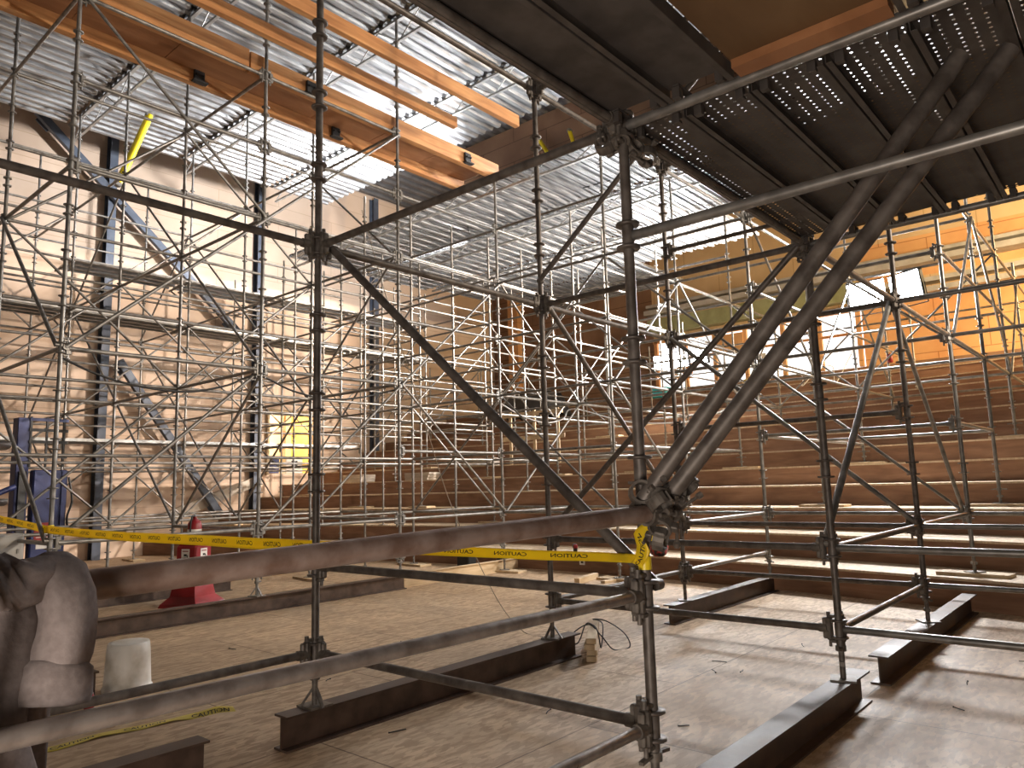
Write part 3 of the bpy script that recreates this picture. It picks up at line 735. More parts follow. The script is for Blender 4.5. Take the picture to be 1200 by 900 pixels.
# ------------------------------------------------------------------ steel frame on the cream wall
def hcol(x, lab, z1=11.8):
    mb = MB(); w = .20; h = .26
    mb.box((0, -.12, z1 / 2), (w, .016, z1), 'bluegrey'); mb.box((0, .12, z1 / 2), (w, .016, z1), 'bluegrey'); mb.box((0, 0, z1 / 2), (.016, .24, z1), 'bluegrey')
    one('steel_column', mb, lab, 'column', (x, WALL - .16, 0), group='columns on the cream wall')
hcol(4.45, 'blue-grey steel column on the cream wall left of the red extinguisher stand')
hcol(8.75, 'blue-grey steel column on the cream wall just left of the lit doorway')
hcol(13.2, 'blue-grey steel column on the cream wall past the lit doorway')
def wbrace(a, b, lab):
    a, b = V((a[0], WALL - .38, a[1])), V((b[0], WALL - .38, b[1])); d = b - a
    mb = MB(); mb.box((d.length / 2, 0, 0), (d.length, .14, .2), 'bluegrey', None, .01)
    for t in (.04, .96): mb.box((d.length * t, .1, 0), (.35, .03, .3), 'bluegrey')
    one('steel_brace', mb, lab, 'brace', a, d.to_track_quat('X', 'Z').to_euler(), 'blue-grey braces on the cream wall')
wbrace((4.75, 5.0), (7.6, .95), 'lower blue-grey steel brace sloping down the cream wall')
wbrace((2.6, 11.0), (8.0, 6.2), 'upper blue-grey steel brace sloping down the cream wall')

# ------------------------------------------------------------------ caution tape
def text_mesh(txt, size):
    cu = bpy.data.curves.new('lettering', 'FONT'); cu.body = txt; cu.size = size; cu.align_x = 'CENTER'; cu.align_y = 'CENTER'; cu.shear = .15; cu.resolution_u = 2; cu.offset = .0012
    ob = bpy.data.objects.new('lettering', cu); COL.objects.link(ob)
    bpy.context.view_layer.update()
    dg = bpy.context.evaluated_depsgraph_get(); me = bpy.data.meshes.new_from_object(ob.evaluated_get(dg))
    v = [tuple(p.co) for p in me.vertices]; f_ = [tuple(p.vertices) for p in me.polygons]
    bpy.data.objects.remove(ob); bpy.data.meshes.remove(me); bpy.data.curves.remove(cu)
    return v, f_
TXT = text_mesh('CAUTION', .062)
class Ribbon:
    def __init__(s, pts, ups, width, wf=None):
        s.wf = wf
        s.P = [V(p) for p in pts]; s.U = [V(u).normalized() for u in ups]; s.w = width
        s.L = [0.]
        for a, b in zip(s.P, s.P[1:]): s.L.append(s.L[-1] + (b - a).length)
    def at(s, l, v, off=0.):
        l = max(0, min(l, s.L[-1] - 1e-5)); i = 0
        while i < len(s.L) - 2 and s.L[i + 1] < l: i += 1
        t = (l - s.L[i]) / (s.L[i + 1] - s.L[i]); p = s.P[i].lerp(s.P[i + 1], t); u = s.U[i].lerp(s.U[i + 1], t).normalized()
        d = (s.P[i + 1] - s.P[i]).normalized(); n = d.cross(u).normalized()
        return p + u * (v * (s.wf(l / s.L[-1]) if s.wf else 1)) + n * off
    def body(s, m, step=.06):
        mb = MB(); n = max(2, int(s.L[-1] / step)); q = 4; vs = []; th = .0006
        for a in range(n + 1):
            for b in range(q + 1): vs.append(s.at(s.L[-1] * a / n, s.w * (b / q - .5), th))
        for a in range(n + 1):
            for b in range(q + 1): vs.append(s.at(s.L[-1] * a / n, s.w * (b / q - .5), -th))
        Q = q + 1; O = (n + 1) * Q
        fs = [(a * Q + b, a * Q + b + 1, (a + 1) * Q + b + 1, (a + 1) * Q + b) for a in range(n) for b in range(q)]
        fs += [(O + a * Q + b, O + (a + 1) * Q + b, O + (a + 1) * Q + b + 1, O + a * Q + b + 1) for a in range(n) for b in range(q)]
        fs += [(a * Q, (a + 1) * Q, O + (a + 1) * Q, O + a * Q) for a in range(n)] + [(a * Q + q, O + a * Q + q, O + (a + 1) * Q + q, (a + 1) * Q + q) for a in range(n)]
        return mb.add(vs, fs, m, True)
    def letters(s, starts, m, flip=1, vflip=1, side=1, sc=1.):
        mb = MB()
        for l0 in starts:
            for sd in (1, -1) if side == 0 else (side,):
                vs = [s.at(l0 + flip * x * sc, vflip * y * sc * .9, sd * .0014) for x, y, z in TXT[0]]
                mb.add(vs, TXT[1], m)
        return mb
tp = [(-.03, 9.6, 1.345), (-.03, 8.6, 1.29), (-.032, 7.36, 1.215), (-.03, 7.28, 1.213), (.0, 6.6, 1.195), (.035, 5.4, 1.178), (.045, 4.0, 1.183), (.045, 3.2, 1.18), (.04, 2.44, 1.185), (.04, 1.9, 1.197), (.035, 1.2, 1.20), (.03, .6, 1.203), (.028, .25, 1.21), (.026, .03, 1.21)]
up = [(.1 * (-1) ** k, 0, 1) for k in range(len(tp))]; up[9:] = [(.2, 0, 1), (.35, 0, 1), (.4, .0, 1), (.6, 0, .8), (.7, 0, .7)]
rb = Ribbon(tp, up, .082, lambda t: 1 - .42 * max(0, min(1, (t - .70) / .22)))
tape = one('caution_tape', rb.body('film'), 'yellow caution tape stretched across the scaffold to the taped post', 'tape')
# printed side faces away; seen from here the words run backwards
for l0 in [.25 + .372 * k for k in range(25) if .25 + .372 * k < rb.L[-1] - .3]: link('lettering', rb.letters([l0], 'black', flip=-1, vflip=1, side=1, sc=.8).mesh('lettering'), tape)['label'] = 'black printed CAUTION wording'
kt = Ribbon([(-.02, .03, 1.19), (-.032, .0, 1.215), (-.03, -.015, 1.26), (-.036, -.0, 1.31), (-.034, -.03, 1.335), (-.03, -.075, 1.315), (-.028, -.1, 1.305)], [(.2, .9, .2), (.1, 1, 0), (0, .9, .25), (0, .8, .5), (0, .3, 1), (0, .2, 1), (0, .1, 1)], .066)
k_ = link('tape_tail', kt.body('film', .015).mesh('tape_tail'), tape)
k2 = link('lettering', kt.letters([.075], 'black', 1, 1, 1, .55).mesh('lettering'), k_)
wr = MB()
for (x, y, z) in ((0, 0, 1.20),): wr.tube((x, y, z - .03), (x, y, z + .025), PR + .004, 'yellow', 14, caps=False)
link('tape_wrap', wr.mesh('tape_wrap'), tape)
wr = MB(); wr.tube((0, 7.32, 1.175), (0, 7.32, 1.26), PR + .004, 'yellow', 12, caps=False); link('tape_wrap', wr.mesh('tape_wrap'), tape)
fp = [(-1.3, 3.70, .006), (-1.06, 3.64, .006), (-.8, 3.67, .012), (-.57, 3.62, .006), (-.35, 3.60, .010), (-.18, 3.53, .008), (-.06, 3.53, .012), (.03, 3.47, .008)]
LSIDE = 1
fr_ = Ribbon(fp, [(.15, 1, .05), (.15, 1, .1), (.1, 1, -.05), (.15, 1, .1), (.2, 1, -.1), (.1, 1, .5), (.1, .9, .6), (.2, 1, .3)], .082)
ft = one('caution_tape', fr_.body('yellowdull', .03), 'dusty strip of yellow caution tape lying on the floor near the bucket', 'tape')
for l0 in (.34, .78, 1.21): link('lettering', fr_.letters([l0], 'black', 1, 1, LSIDE, .95).mesh('lettering'), ft)

# ------------------------------------------------------------------ red extinguisher stand
es = thing('extinguisher_stand', 'red plastic extinguisher stand behind the rusty guard pipe', 'stand', (2.27, 8.72, 0), .42)
def frus(mb, a, b, z0, z1, m):
    vs = [(sx * a, sy * a, z0) for sx, sy in ((-1, -1), (1, -1), (1, 1), (-1, 1))] + [(sx * b, sy * b, z1) for sx, sy in ((-1, -1), (1, -1), (1, 1), (-1, 1))]
    mb.add(vs, [(0, 1, 2, 3)[::-1], (4, 5, 6, 7), (0, 1, 5, 4), (1, 2, 6, 5), (2, 3, 7, 6), (3, 0, 4, 7)], m)
mb = MB(); frus(mb, .33, .31, 0, .05, 'red'); frus(mb, .31, .22, .05, .16, 'red'); frus(mb, .22, .165, .16, .52, 'red')
link('base', mb.mesh('base'), es)
mb = MB(); frus(mb, .165, .16, .52, .56, 'red'); mb.box((0, 0, .74), (.35, .35, .40), 'red', None, .02); mb.box((0, 0, .96), (.30, .30, .05), 'red', None, .01)
link('cabinet', mb.mesh('cabinet'), es)
for rz, nm in ((0, 'sign'), (PI / 2, 'sign')):
    mb = MB(); mb.box((0, -.178, .75), (.14, .004, .29), 'white'); 
    mb.tube((0, -.1815, .68), (0, -.1815, .76), .020, 'red', 8); mb.box((0, -.1815, .80), (.05, .003, .03), 'black'); mb.box((.035, -.1815, .74), (.012, .003, .12), 'black'); mb.box((0, -.1815, .64), (.1, .003, .012), 'black'); mb.box((0, -.1815, .86), (.1, .003, .015), 'red')
    s_ = link(nm, mb.mesh(nm), es, (0, 0, 0), (0, 0, rz - PI / 2 if rz == 0 else 0)); s_['label'] = 'white sign panel'
mb = MB(); mb.box((0, -.2, .42), (.035, .02, .12), 'black', Matrix.Rotation(-.15, 3, 'X')); link('handle_slot', mb.mesh('handle_slot'), es)
es.scale = (.95, .95, .88)
ex = thing('fire_extinguisher', 'red fire extinguisher with white label on top of the red stand', 'extinguisher', (2.27, 8.72, .868), .3)
ex.scale = (.95, .95, .92)
mb = MB(); mb.lathe([(.095, 0), (.1, .015), (.1, .27), (.085, .315), (.05, .345), (.028, .36), (.028, .39)], (0, 0, 0), 'red', 24); link('cylinder_body', mb.mesh('cylinder_body'), ex)
mb = MB(); mb.tube((0, 0, .1), (0, 0, .20), .1015, 'white', 24, caps=False); link('paper_label', mb.mesh('paper_label'), ex)
mb = MB(); mb.box((0, 0, .40), (.04, .03, .04), 'galv', None, .004); mb.box((-.05, 0, .44), (.13, .02, .012), 'galv', Matrix.Rotation(.25, 3, 'Y')); mb.box((-.05, 0, .405), (.11, .02, .01), 'galv', Matrix.Rotation(-.1, 3, 'Y')); mb.tube((.02, 0, .405), (.07, 0, .405), .012, 'galv', 8); link('valve', mb.mesh('valve'), ex)
mb = MB(); mb.path([(-.02, -.02, .40), (-.1, -.05, .40), (-.125, -.05, .3), (-.122, -.045, .15), (-.115, -.04, .05)], .012, 'rubber', 8); link('hose', mb.mesh('hose'), ex)

# ------------------------------------------------------------------ bucket, cans, cribbing, cords, scraps
bk_ = MB(); bk_.lathe([(.178, 0), (.186, .005), (.186, .03), (.176, .035), (.172, .09), (.162, .30), (.155, .365), (.150, .375), (.13, .372), (.10, .38), (.05, .374), (.004, .378)], (0, 0, 0), 'bucket', 32)
bu = one('bucket', bk_, 'dirty white bucket turned upside down on the floor', 'bucket', (-.20, 4.74, 0), (0, 0, .8))
rc = MB(); rc.lathe([(.03, 0), (.033, .006), (.033, .105), (.028, .118), (.028, .122)], (0, 0, 0), 'red', 16); rc.lathe([(.027, .1215), (.027, .1235), (.004, .1235)], (0, 0, 0), 'white', 16)
one('drink_can', rc, 'small red can on the floor beside the white bucket', 'can', (-.62, 4.36, 0))
for k in range(4):
    mb = MB(); mb.box((0, 0, 0), (.92, .09, .048), 'lumber', None, .004)
    one('timber_block', mb, f"short timber in the strapped stack past the middle beam end, {('bottom', 'second', 'third', 'top')[k]} piece", 'timber', (3.02 + random.uniform(-.02, .02), 2.42 + random.uniform(-.008, .008), .026 + .05 * k), (0, 0, .55 + random.uniform(-.03, .03)), 'strapped timber stack')
def bez(pts, n=8):
    """Catmull-Rom"""
    P = [V(p) for p in pts]; P = [P[0]] + P + [P[-1]]; out = []
    for i in range(1, len(P) - 2):
        for k in range(n):
            t = k / n; a, b, c, d = P[i - 1], P[i], P[i + 1], P[i + 2]
            out.append(.5 * ((2 * b) + (c - a) * t + (2 * a - 5 * b + 4 * c - d) * t * t + (3 * b - a - 3 * c + d) * t ** 3))
    out.append(P[-2]); return out
cd = MB(); cd.path(bez([(2.72, 2.62, .01), (2.85, 2.70, .10), (2.98, 2.58, .05), (3.05, 2.52, .22), (3.0, 2.40, .235), (2.93, 2.30, .20), (2.93, 2.27, .06), (3.1, 2.36, .235), (3.22, 2.55, .24), (3.3, 2.45, .22), (3.34, 2.28, .12), (3.3, 2.20, .01), (3.12, 2.26, .01), (3.02, 2.32, .14), (2.98, 2.44, .24), (2.90, 2.60, .12), (2.78, 2.50, .01), (2.95, 2.66, .012)]), .006, 'rubber')
one('electric_cord', cd, 'thin dark cord looped over the strapped timber stack', 'cord')
cd = MB(); cd.path(bez([(3.2, 6.1, K(9)), (3.25, 5.6, 3.9), (3.3, 5.1, 2.6), (3.4, 4.7, 1.4), (3.55, 4.4, .7), (3.5, 4.0, .22), (3.3, 3.5, .012), (3.2, 3.1, .008), (2.9, 2.75, .008), (2.8, 2.6, .008)]), .005, 'cord')
one('hanging_cord', cd, 'thin pale cord hanging from the scaffold down to the floor', 'cord')
cd = MB(); cd.path(bez([(.0, 7.40, 3.12), (.4, 7.42, 2.96), (.9, 7.42, 2.85), (1.5, 7.42, 2.83), (2.0, 7.42, 2.95), (2.44, 7.40, 3.12), (3.0, 7.42, 2.96), (3.6, 7.42, 2.88), (4.2, 7.42, 2.95), (4.88, 7.40, 3.12)]), .014, 'rubber')
one('power_cable', cd, 'black power cable sagging from post to post at first lift on the left', 'cable')
cd = MB(); cd.path(bez([(7.32, 7.40, 3.10), (7.9, 7.3, 2.85), (8.6, 7.3, 2.75), (9.2, 7.3, 2.85), (9.76, 7.4, 3.1), (10.6, 6.6, 2.8), (11.4, 5.6, 2.78), (12.2, 4.95, 3.1)]), .014, 'plank')
one('power_cable', cd, 'pale cable sagging between posts in front of the seating steps', 'cable')
cd = MB(); pts = []
for k in range(60): t = k * .62; pts.append((17.3 + .16 * math.sin(t * 1.7) + .1 * math.cos(t), 6.55 + .34 * math.sin(t) + .1 * math.sin(k), 4.235 + .02 * (k % 5)))
cd.path(bez(pts, 4), .012, 'yellowdull'); one('cable_heap', cd, 'heap of yellow cable on a high seating step near the back', 'cable')
cd = MB(); cd.path(bez([(17.2, 6.1, 4.23), (17.3, 5.7, 4.5), (17.2, 5.2, 4.24), (16.6, 5.0, 3.9), (16.9, 4.7, 4.3), (17.2, 4.4, 4.4), (16.7, 4.2, 3.9), (17.2, 4.0, 4.5), (17.6, 3.9, 4.9)]), .012, 'white'); one('white_cable', cd, 'white cable looped over high seating steps beside the yellow cable', 'cable')
scr = [(.48, 2.13), (1.26, 1.59), (2.97, 1.21), (3.24, 1.34), (1.6, .7), (3.6, -.5), (2.9, -.6), (.9, 3.6), (2.2, 4.2), (2.0, 1.2), (4.2, .9), (3.1, 1.0), (4.6, -.7), (1.1, 5.4), (-.45, 3.0)]
for n_, (x, y) in enumerate(scr):
    mb = MB(); L_ = .05 + .07 * random.random(); mb.path([(0, 0, .004), (L_ * .5, .006, .005), (L_, .0, .004)], .0035, 'rubber', 6); mb.tube((L_, 0, .004), (L_ + .004, 0, .004), .006, 'rubber', 8)
    one('nail', mb, 'loose dark nail lying on the strand board floor', 'nail', (x, y, 0), (0, 0, random.uniform(0, 6)), 'loose nails on the floor')
for n_, (x, y, L_, rz, lb) in enumerate(((7.0, 5.3, .75, .2, 'short timber offcut by the first step, behind the brace'), (7.2, 4.9, .6, -.1, 'thin timber offcut by the first step, right of the first offcut'))):
    mb = MB(); mb.box((0, 0, .045 if n_ == 0 else .02), (L_, .09, .09 if n_ == 0 else .04), 'lumber', None, .004); one('timber_offcut', mb, lb, 'timber', (x, y, 0), (0, 0, rz), 'offcuts by the first step')
# red and black bag on the first step, tools beside
bg = thing('tool_bag', 'red and black bag on the first step behind the taped post', 'bag', (7.78, 4.42, .35), .4)
mb = MB(); vs = []; n = 14
for a in range(9):
    for b in range(n):
        th = PI * a / 8; ph = 2 * PI * b / n; rr = 1 + .06 * math.sin(3 * ph + a); vs.append((.22 * rr * math.sin(th) ** .7 * math.cos(ph), .15 * rr * math.sin(th) ** .7 * math.sin(ph), .13 - .13 * math.cos(th)))
mb.add(vs, [(a * n + b, a * n + (b + 1) % n, (a + 1) * n + (b + 1) % n, (a + 1) * n + b) for a in range(8) for b in range(n)], 'redbag', True); link('bag_body', mb.mesh('bag_body'), bg)
mb = MB(); mb.path(bez([(-.12, 0, .24), (-.06, 0, .32), (.06, 0, .32), (.12, 0, .24)]), .012, 'rubber'); link('bag_handle', mb.mesh('bag_handle'), bg)
tl = thing('power_tool', 'black and red cordless tool lying on the first step', 'tool', (7.95, 6.2, .35), .7)
mb = MB(); mb.box((0, 0, .09), (.24, .08, .09), 'rubber', None, .02); mb.tube((.12, 0, .09), (.18, 0, .09), .03, 'rubber', 10); mb.box((-.05, 0, .035), (.12, .07, .07), 'rubber', None, .01); link('tool_body', mb.mesh('tool_body'), tl)
mb = MB(); mb.box((-.13, 0, .10), (.05, .07, .07), 'red', None, .012); link('red_cap', mb.mesh('red_cap'), tl)
bt = MB(); bt.lathe([(.03, 0), (.033, .01), (.033, .15), (.02, .19), (.013, .2), (.013, .225)], (0, 0, 0), 'bluegrey', 14); one('water_bottle', bt, 'small clear-grey bottle on the first step at left of centre', 'bottle', (8.2, 9.9, .35))
tb = MB(); tb.box((0, 0, .12), (.25, .3, .24), 'rubber', None, .02); one('tool_case', tb, 'black case standing on the floor against the first step', 'case', (7.55, 8.5, 0), (0, 0, .1))
for k in range(2):
    tb = MB(); tb.box((0, 0, .05), (.03, .14, .10), 'rubber', None, .006)
    one('socket_box', tb, f"small black socket box on the first riser, {'left' if k == 0 else 'right'} of the pair", 'socket', (7.90 - .0 * k, 7.95 - .33 * k, .1), group='socket boxes on the first riser')
wl = MB(); wl.box((0, 0, 0), (.006, .11, .09), 'white'); wl.box((-.004, 0, 0), (.004, .05, .03), 'black'); one('paper_notice', wl, 'small white notice stuck to the first riser', 'notice', (7.80, 5.95, .19))

# pallets / slab stacks on the steps
for n_, (x, y, lb) in enumerate(((10.9, 16.2, 'pale slab stack on the steps near the cream wall'), (11.6, 14.2, 'pale slab stack on the steps, middle of three'), (12.4, 12.6, 'pale slab stack on the steps right of the others'))):
    z = tier_z(x + .35, y)
    sst = thing('slab_stack', lb, 'stack', (x, y, z), .1 * n_, 'pale slab stacks on the steps')
    for k in range(3):
        mb = MB(); mb.box((0, 0, .035 + .075 * k), (.5, .9, .07), 'concrete', Matrix.Rotation(.05 * (k - 1), 3, 'Z'), .006); link('slab', mb.mesh('slab'), sst)
# loose white guard frame of lumber
fx, fy = 13.0, 11.0; fz = tier_z(fx, fy)
gf = thing('lumber_guard_frame', 'pale lumber guard frame standing on the steps left of centre', 'frame', (fx - .35, fy - .1, fz - .0))
for yy in (-.85, -.05, .8):
    mb = MB(); mb.box((0, yy, .75), (.045, .09, 1.5), 'lumber', None, .004); link('upright', mb.mesh('upright'), gf)
for zz, w_ in ((1.35, 2.1), (.70, 2.2)):
    mb = MB(); mb.box((-.045, 0, zz), (.04, w_, .12), 'lumber', None, .004); link('rail', mb.mesh('rail'), gf)
# black tarpaulin heap on trestles
tz_ = tier_z(16.5, 13.4)
mb = MB(); vs = []; nx, ny = 18, 26
for a in range(nx + 1):
    for b in range(ny + 1):
        x = -.65 + 1.3 * a / nx; y = -1.1 + 2.2 * b / ny
        e = max(abs(x) / .65, abs(y) / 1.1); h = .95 + .10 * math.sin(5 * y + 2 * x) * math.cos(4 * x) - max(0, e - .7) * 2.4 + .06 * math.sin(9 * x + 3 * y)
        vs.append((x, y, max(.03, h)))
mb.add(vs, [(a * (ny + 1) + b, a * (ny + 1) + b + 1, (a + 1) * (ny + 1) + b + 1, (a + 1) * (ny + 1) + b) for a in range(nx) for b in range(ny)], 'tarp', True)
tp_ = one('tarpaulin', mb, 'black tarpaulin draped in a heap high on the steps by the far corner', 'tarpaulin', (15.86, 13.42, tz_))
sm_ = tp_.modifiers.new('thick', 'SOLIDIFY'); sm_.thickness = .01
# turquoise and red bits near the back
mb = MB(); mb.box((0, 0, .15), (.3, .55, .30), 'turq', None, .03); mb.box((0, 0, .315), (.33, .58, .03), 'turq', None, .008); mb.box((-.16, 0, .2), (.02, .2, .04), 'turq', None, .005)
one('plastic_crate', mb, 'turquoise plastic crate on the top seating step below the lamps', 'crate', (18.3, 10.1, TH * NT))
mb = MB(); mb.lathe([(.05, 0), (.06, .02), (.06, .14), (.04, .18), (.02, .2)], (0, 0, 0), 'red', 16); mb.tube((-.06, 0, .16), (.06, 0, .16), .006, 'rubber', 6)
one('warning_beacon', mb, 'small red lantern hung on a cross tube at right', 'lantern', (14.64, 2.4, K(7) - .3))

# ------------------------------------------------------------------ blue mast lift and grey panel, far left
bl = thing('mast_lift', 'blue mast lift standing behind the scaffold at far left', 'lift', (1.45, 12.8, 0), .12)
mb = MB(); mb.box((0, .1, .16), (.9, 1.3, .14), 'blue', None, .02)
for sx in (-.38, .38):
    for sy in (-.45, .6): mb.tube((sx - .04, sy, .09), (sx + .04, sy, .09), .09, 'rubber', 16)
link('chassis', mb.mesh('chassis'), bl)
mb = MB(); mb.box((-.30, -.1, 1.55), (.20, .2, 2.7), 'blue', None, .01); link('mast', mb.mesh('mast'), bl)
mb = MB(); mb.box((-.30, -.22, 1.2), (.12, .04, 1.6), 'rubber', None, .006); link('mast_channel', mb.mesh('mast_channel'), bl)
mb = MB(); mb.box((.12, -.2, 1.15), (.55, .16, 1.75), 'blue', None, .02); mb.box((.3, -.29, 1.15), (.02, .02, 1.7), 'blue'); link('carriage_panel', mb.mesh('carriage_panel'), bl)
mb = MB(); mb.box((.05, -.283, .98), (.30, .006, .32), 'darkred')
for k in range(4): mb.box((.05, -.287, 1.08 - .06 * k), (.24, .003, .012), 'white')
mb.box((.05, -.283, .76), (.22, .006, .10), 'white'); d_ = link('warning_label', mb.mesh('warning_label'), bl); d_['label'] = 'red and white warning label'
mb = MB()
for z in (2.25, 2.5, 2.7, 2.88): mb.box((.08, -.2, z), (.62, .04, .05), 'black' if z < 2.8 else 'blue')
for sx in (-.2, .05, .33): mb.box((sx, -.2, 2.5), (.03, .03, .85), 'black')
link('lifting_rack', mb.mesh('lifting_rack'), bl)
mb = MB(); mb.tube((-.4, -.2, 1.75), (-1.1, -.3, 1.45), .045, 'blue', 10); link('outrigger', mb.mesh('outrigger'), bl)
mb = MB(); mb.tube((-.4, -.2, .65), (-1.1, -.3, .68), .045, 'blue', 10); link('outrigger', mb.mesh('outrigger'), bl)
mb = MB(); mb.path(bez([(.42, -.25, 1.9), (.48, -.28, 1.5), (.40, -.3, 1.2), (.46, -.28, .9)]), .018, 'rubber'); link('hose', mb.mesh('hose'), bl)
gb = thing('electrical_panel', 'grey electrical panel box on the floor at far left above the sweatshirt', 'electrical box', (-.16, 8.45, .0), 0)
mb = MB(); mb.box((0, 0, .95), (.42, .22, .40), 'panel', None, .01); link('cabinet', mb.mesh('cabinet'), gb)
mb = MB(); mb.box((0, -.115, .95), (.38, .012, .36), 'panel', None, .004); mb.box((.15, -.125, .95), (.02, .014, .05), 'galv'); link('door', mb.mesh('door'), gb)
mb = MB(); mb.box((-.15, 0, .375), (.04, .04, .75), 'galv'); mb.box((.15, 0, .375), (.04, .04, .75), 'galv'); mb.box((0, 0, .02), (.5, .3, .04), 'galv'); link('leg_frame', mb.mesh('leg_frame'), gb)

# yellow straps and hose up in the scaffold
def strap(a, b, lab, r=.055, m='yellow', nm='yellow_strut'):
    a, b = V(a), V(b); mb = MB(); mb.tube((0, 0, 0), ((b - a).length, 0, 0), r, m, 12)
    for x in (.0, (b - a).length): mb.tube((x, -.05, 0), (x, .05, 0), r * 1.2, 'galv', 10)
    one(nm, mb, lab, 'strut', a, (b - a).to_track_quat('X', 'Z').to_euler(), 'yellow struts in the scaffold')
strap((2.62, 12.95, 7.6), (3.15, 12.95, 9.2), 'thick yellow strut leaning beside the cream wall at upper left', .07)
strap((12.45, 10.3, 11.2), (12.35, 9.15, 9.3), 'left yellow strut before the brown bulkhead past the bright deck')
strap((12.45, 9.15, 10.9), (12.35, 8.55, 9.1), 'middle yellow strut before the brown bulkhead past the bright deck')
strap((12.45, 7.3, 11.4), (12.35, 7.75, 9.4), 'right yellow strut leaning the other way before the brown bulkhead')

# ------------------------------------------------------------------ sweatshirt over the guard pipe
def cloth_grid(fn, na, nb_, m='cloth'):
    mb = MB(); vs = [fn(a / na, b / nb_) for a in range(na + 1) for b in range(nb_ + 1)]
    mb.add(vs, [(a * (nb_ + 1) + b, a * (nb_ + 1) + b + 1, (a + 1) * (nb_ + 1) + b + 1, (a + 1) * (nb_ + 1) + b) for a in range(na) for b in range(nb_)], m, True); return mb
rd = (ra1 - ra0).normalized(); nf = V((rd.y, -rd.x, 0)).normalized()      # nf points to the camera side
if nf.y > 0: nf = -nf
def rail_at(s): return ra0 + rd * s
sh = thing('sweatshirt', 'grey fleece sweatshirt draped over the left end of the rusty top pipe', 'sweatshirt')
def body(a, b):
    s = .0 + .40 * a; c = rail_at(s); L = -.55 + 1.45 * b           # along the drape: back hem -> over pipe -> front hem
    fold = .018 * math.sin(a * 17 + 1.2 * b) * min(1, abs(L) * 4) + .010 * math.sin(a * 31 + 4 * b)
    R_ = .050; arcL = PI * R_
    if L < -arcL / 2: return c - nf * (R_ + fold + .02 * abs(L)) + V((0, 0, -(-L - arcL / 2)))
    if L > arcL / 2: return c + nf * (R_ + abs(fold) + .10 * (L - .06) * (1 - .3 * a)) + V((0, 0, -(L - arcL / 2))) + rd * (-.03 * (L - .06))
    t = L / R_; return c + nf * (R_ * math.sin(t)) + V((0, 0, R_ * math.cos(t) + .3 * fold))
o = link('body', cloth_grid(body, 40, 60).mesh('body'), sh); mo = o.modifiers.new('thick', 'SOLIDIFY'); mo.thickness = .008
def ringtube(path, rad, m, n=28, wr=.0, phase=0.):
    mb = MB(); vs = []
    for i, (p, (ra_, rb_)) in enumerate(zip(path, rad)):
        p = V(p); d = (V(path[min(i + 1, len(path) - 1)]) - V(path[max(i - 1, 0)])).normalized(); u = rd - d * rd.dot(d); u.normalize(); w_ = d.cross(u)
        for k in range(n):
            t = 2 * PI * k / n; f_ = 1 + wr * math.sin(3 * t + i * .55 + phase) + wr * .6 * math.sin(5 * t - i * .9)
            vs.append(p + (u * ra_ * math.cos(t) + w_ * rb_ * math.sin(t)) * f_)
    mb.add(vs, [(i * n + k, i * n + (k + 1) % n, (i + 1) * n + (k + 1) % n, (i + 1) * n + k) for i in range(len(path) - 1) for k in range(n)], m, True)
    mb.add(vs, [list(range(n))[::-1], [(len(path) - 1) * n + k for k in range(n)]], m)
    return mb
base = rail_at(.40) + nf * .055
sp = [base + rd * x + nf * y + V((0, 0, z)) for x, y, z in ((-.035, -.05, .060), (-.02, -.01, .058), (-.006, .025, .035), (.004, .048, -.005), (.006, .060, -.045), (.002, .066, -.085), (-.004, .070, -.118), (-.008, .074, -.142))]
o = link('sleeve', ringtube(sp, [(.030, .02), (.048, .036), (.056, .046), (.058, .050), (.058, .052), (.060, .053), (.063, .053), (.060, .048)], 'cloth', 36, .055).mesh('sleeve'), sh)
cp = [base + rd * x + nf * y + V((0, 0, z)) for x, y, z in ((-.008, .075, -.134), (-.010, .076, -.144), (-.014, .078, -.17), (-.018, .080, -.20), (-.020, .081, -.216), (-.0205, .0812, -.219))]
o = link('cuff', ringtube(cp, [(.056, .045), (.068, .055), (.073, .056), (.077, .056), (.074, .052), (.055, .036)], 'cloth', 36, .02).mesh('cuff'), sh)
hp = [rail_at(.12) + nf * (.075) + V((0, 0, .045)) + rd * .27 * t + nf * (.045 * math.sin(PI * t)) + V((0, 0, .012 * math.sin(7 * t))) for t in [k / 10 for k in range(11)]]
link('hood', ringtube(hp, [(.03 + .035 * math.sin(PI * k / 10), .03 + .03 * math.sin(PI * k / 10)) for k in range(11)], 'cloth', 24, .10, 1.).mesh('hood'), sh)
fp_ = [base + rd * x + nf * y + V((0, 0, z)) for x, y, z in ((-.09, -.0, .03), (-.10, .05, -.05), (-.115, .075, -.15), (-.13, .09, -.26), (-.11, .07, -.40), (-.09, .03, -.62), (-.09, .0, -.95))]
link('fold', ringtube(fp_, [(.04, .03), (.055, .035), (.06, .04), (.065, .04), (.085, .045), (.13, .05), (.15, .05)], 'cloth', 28, .08, .6).mesh('fold'), sh)

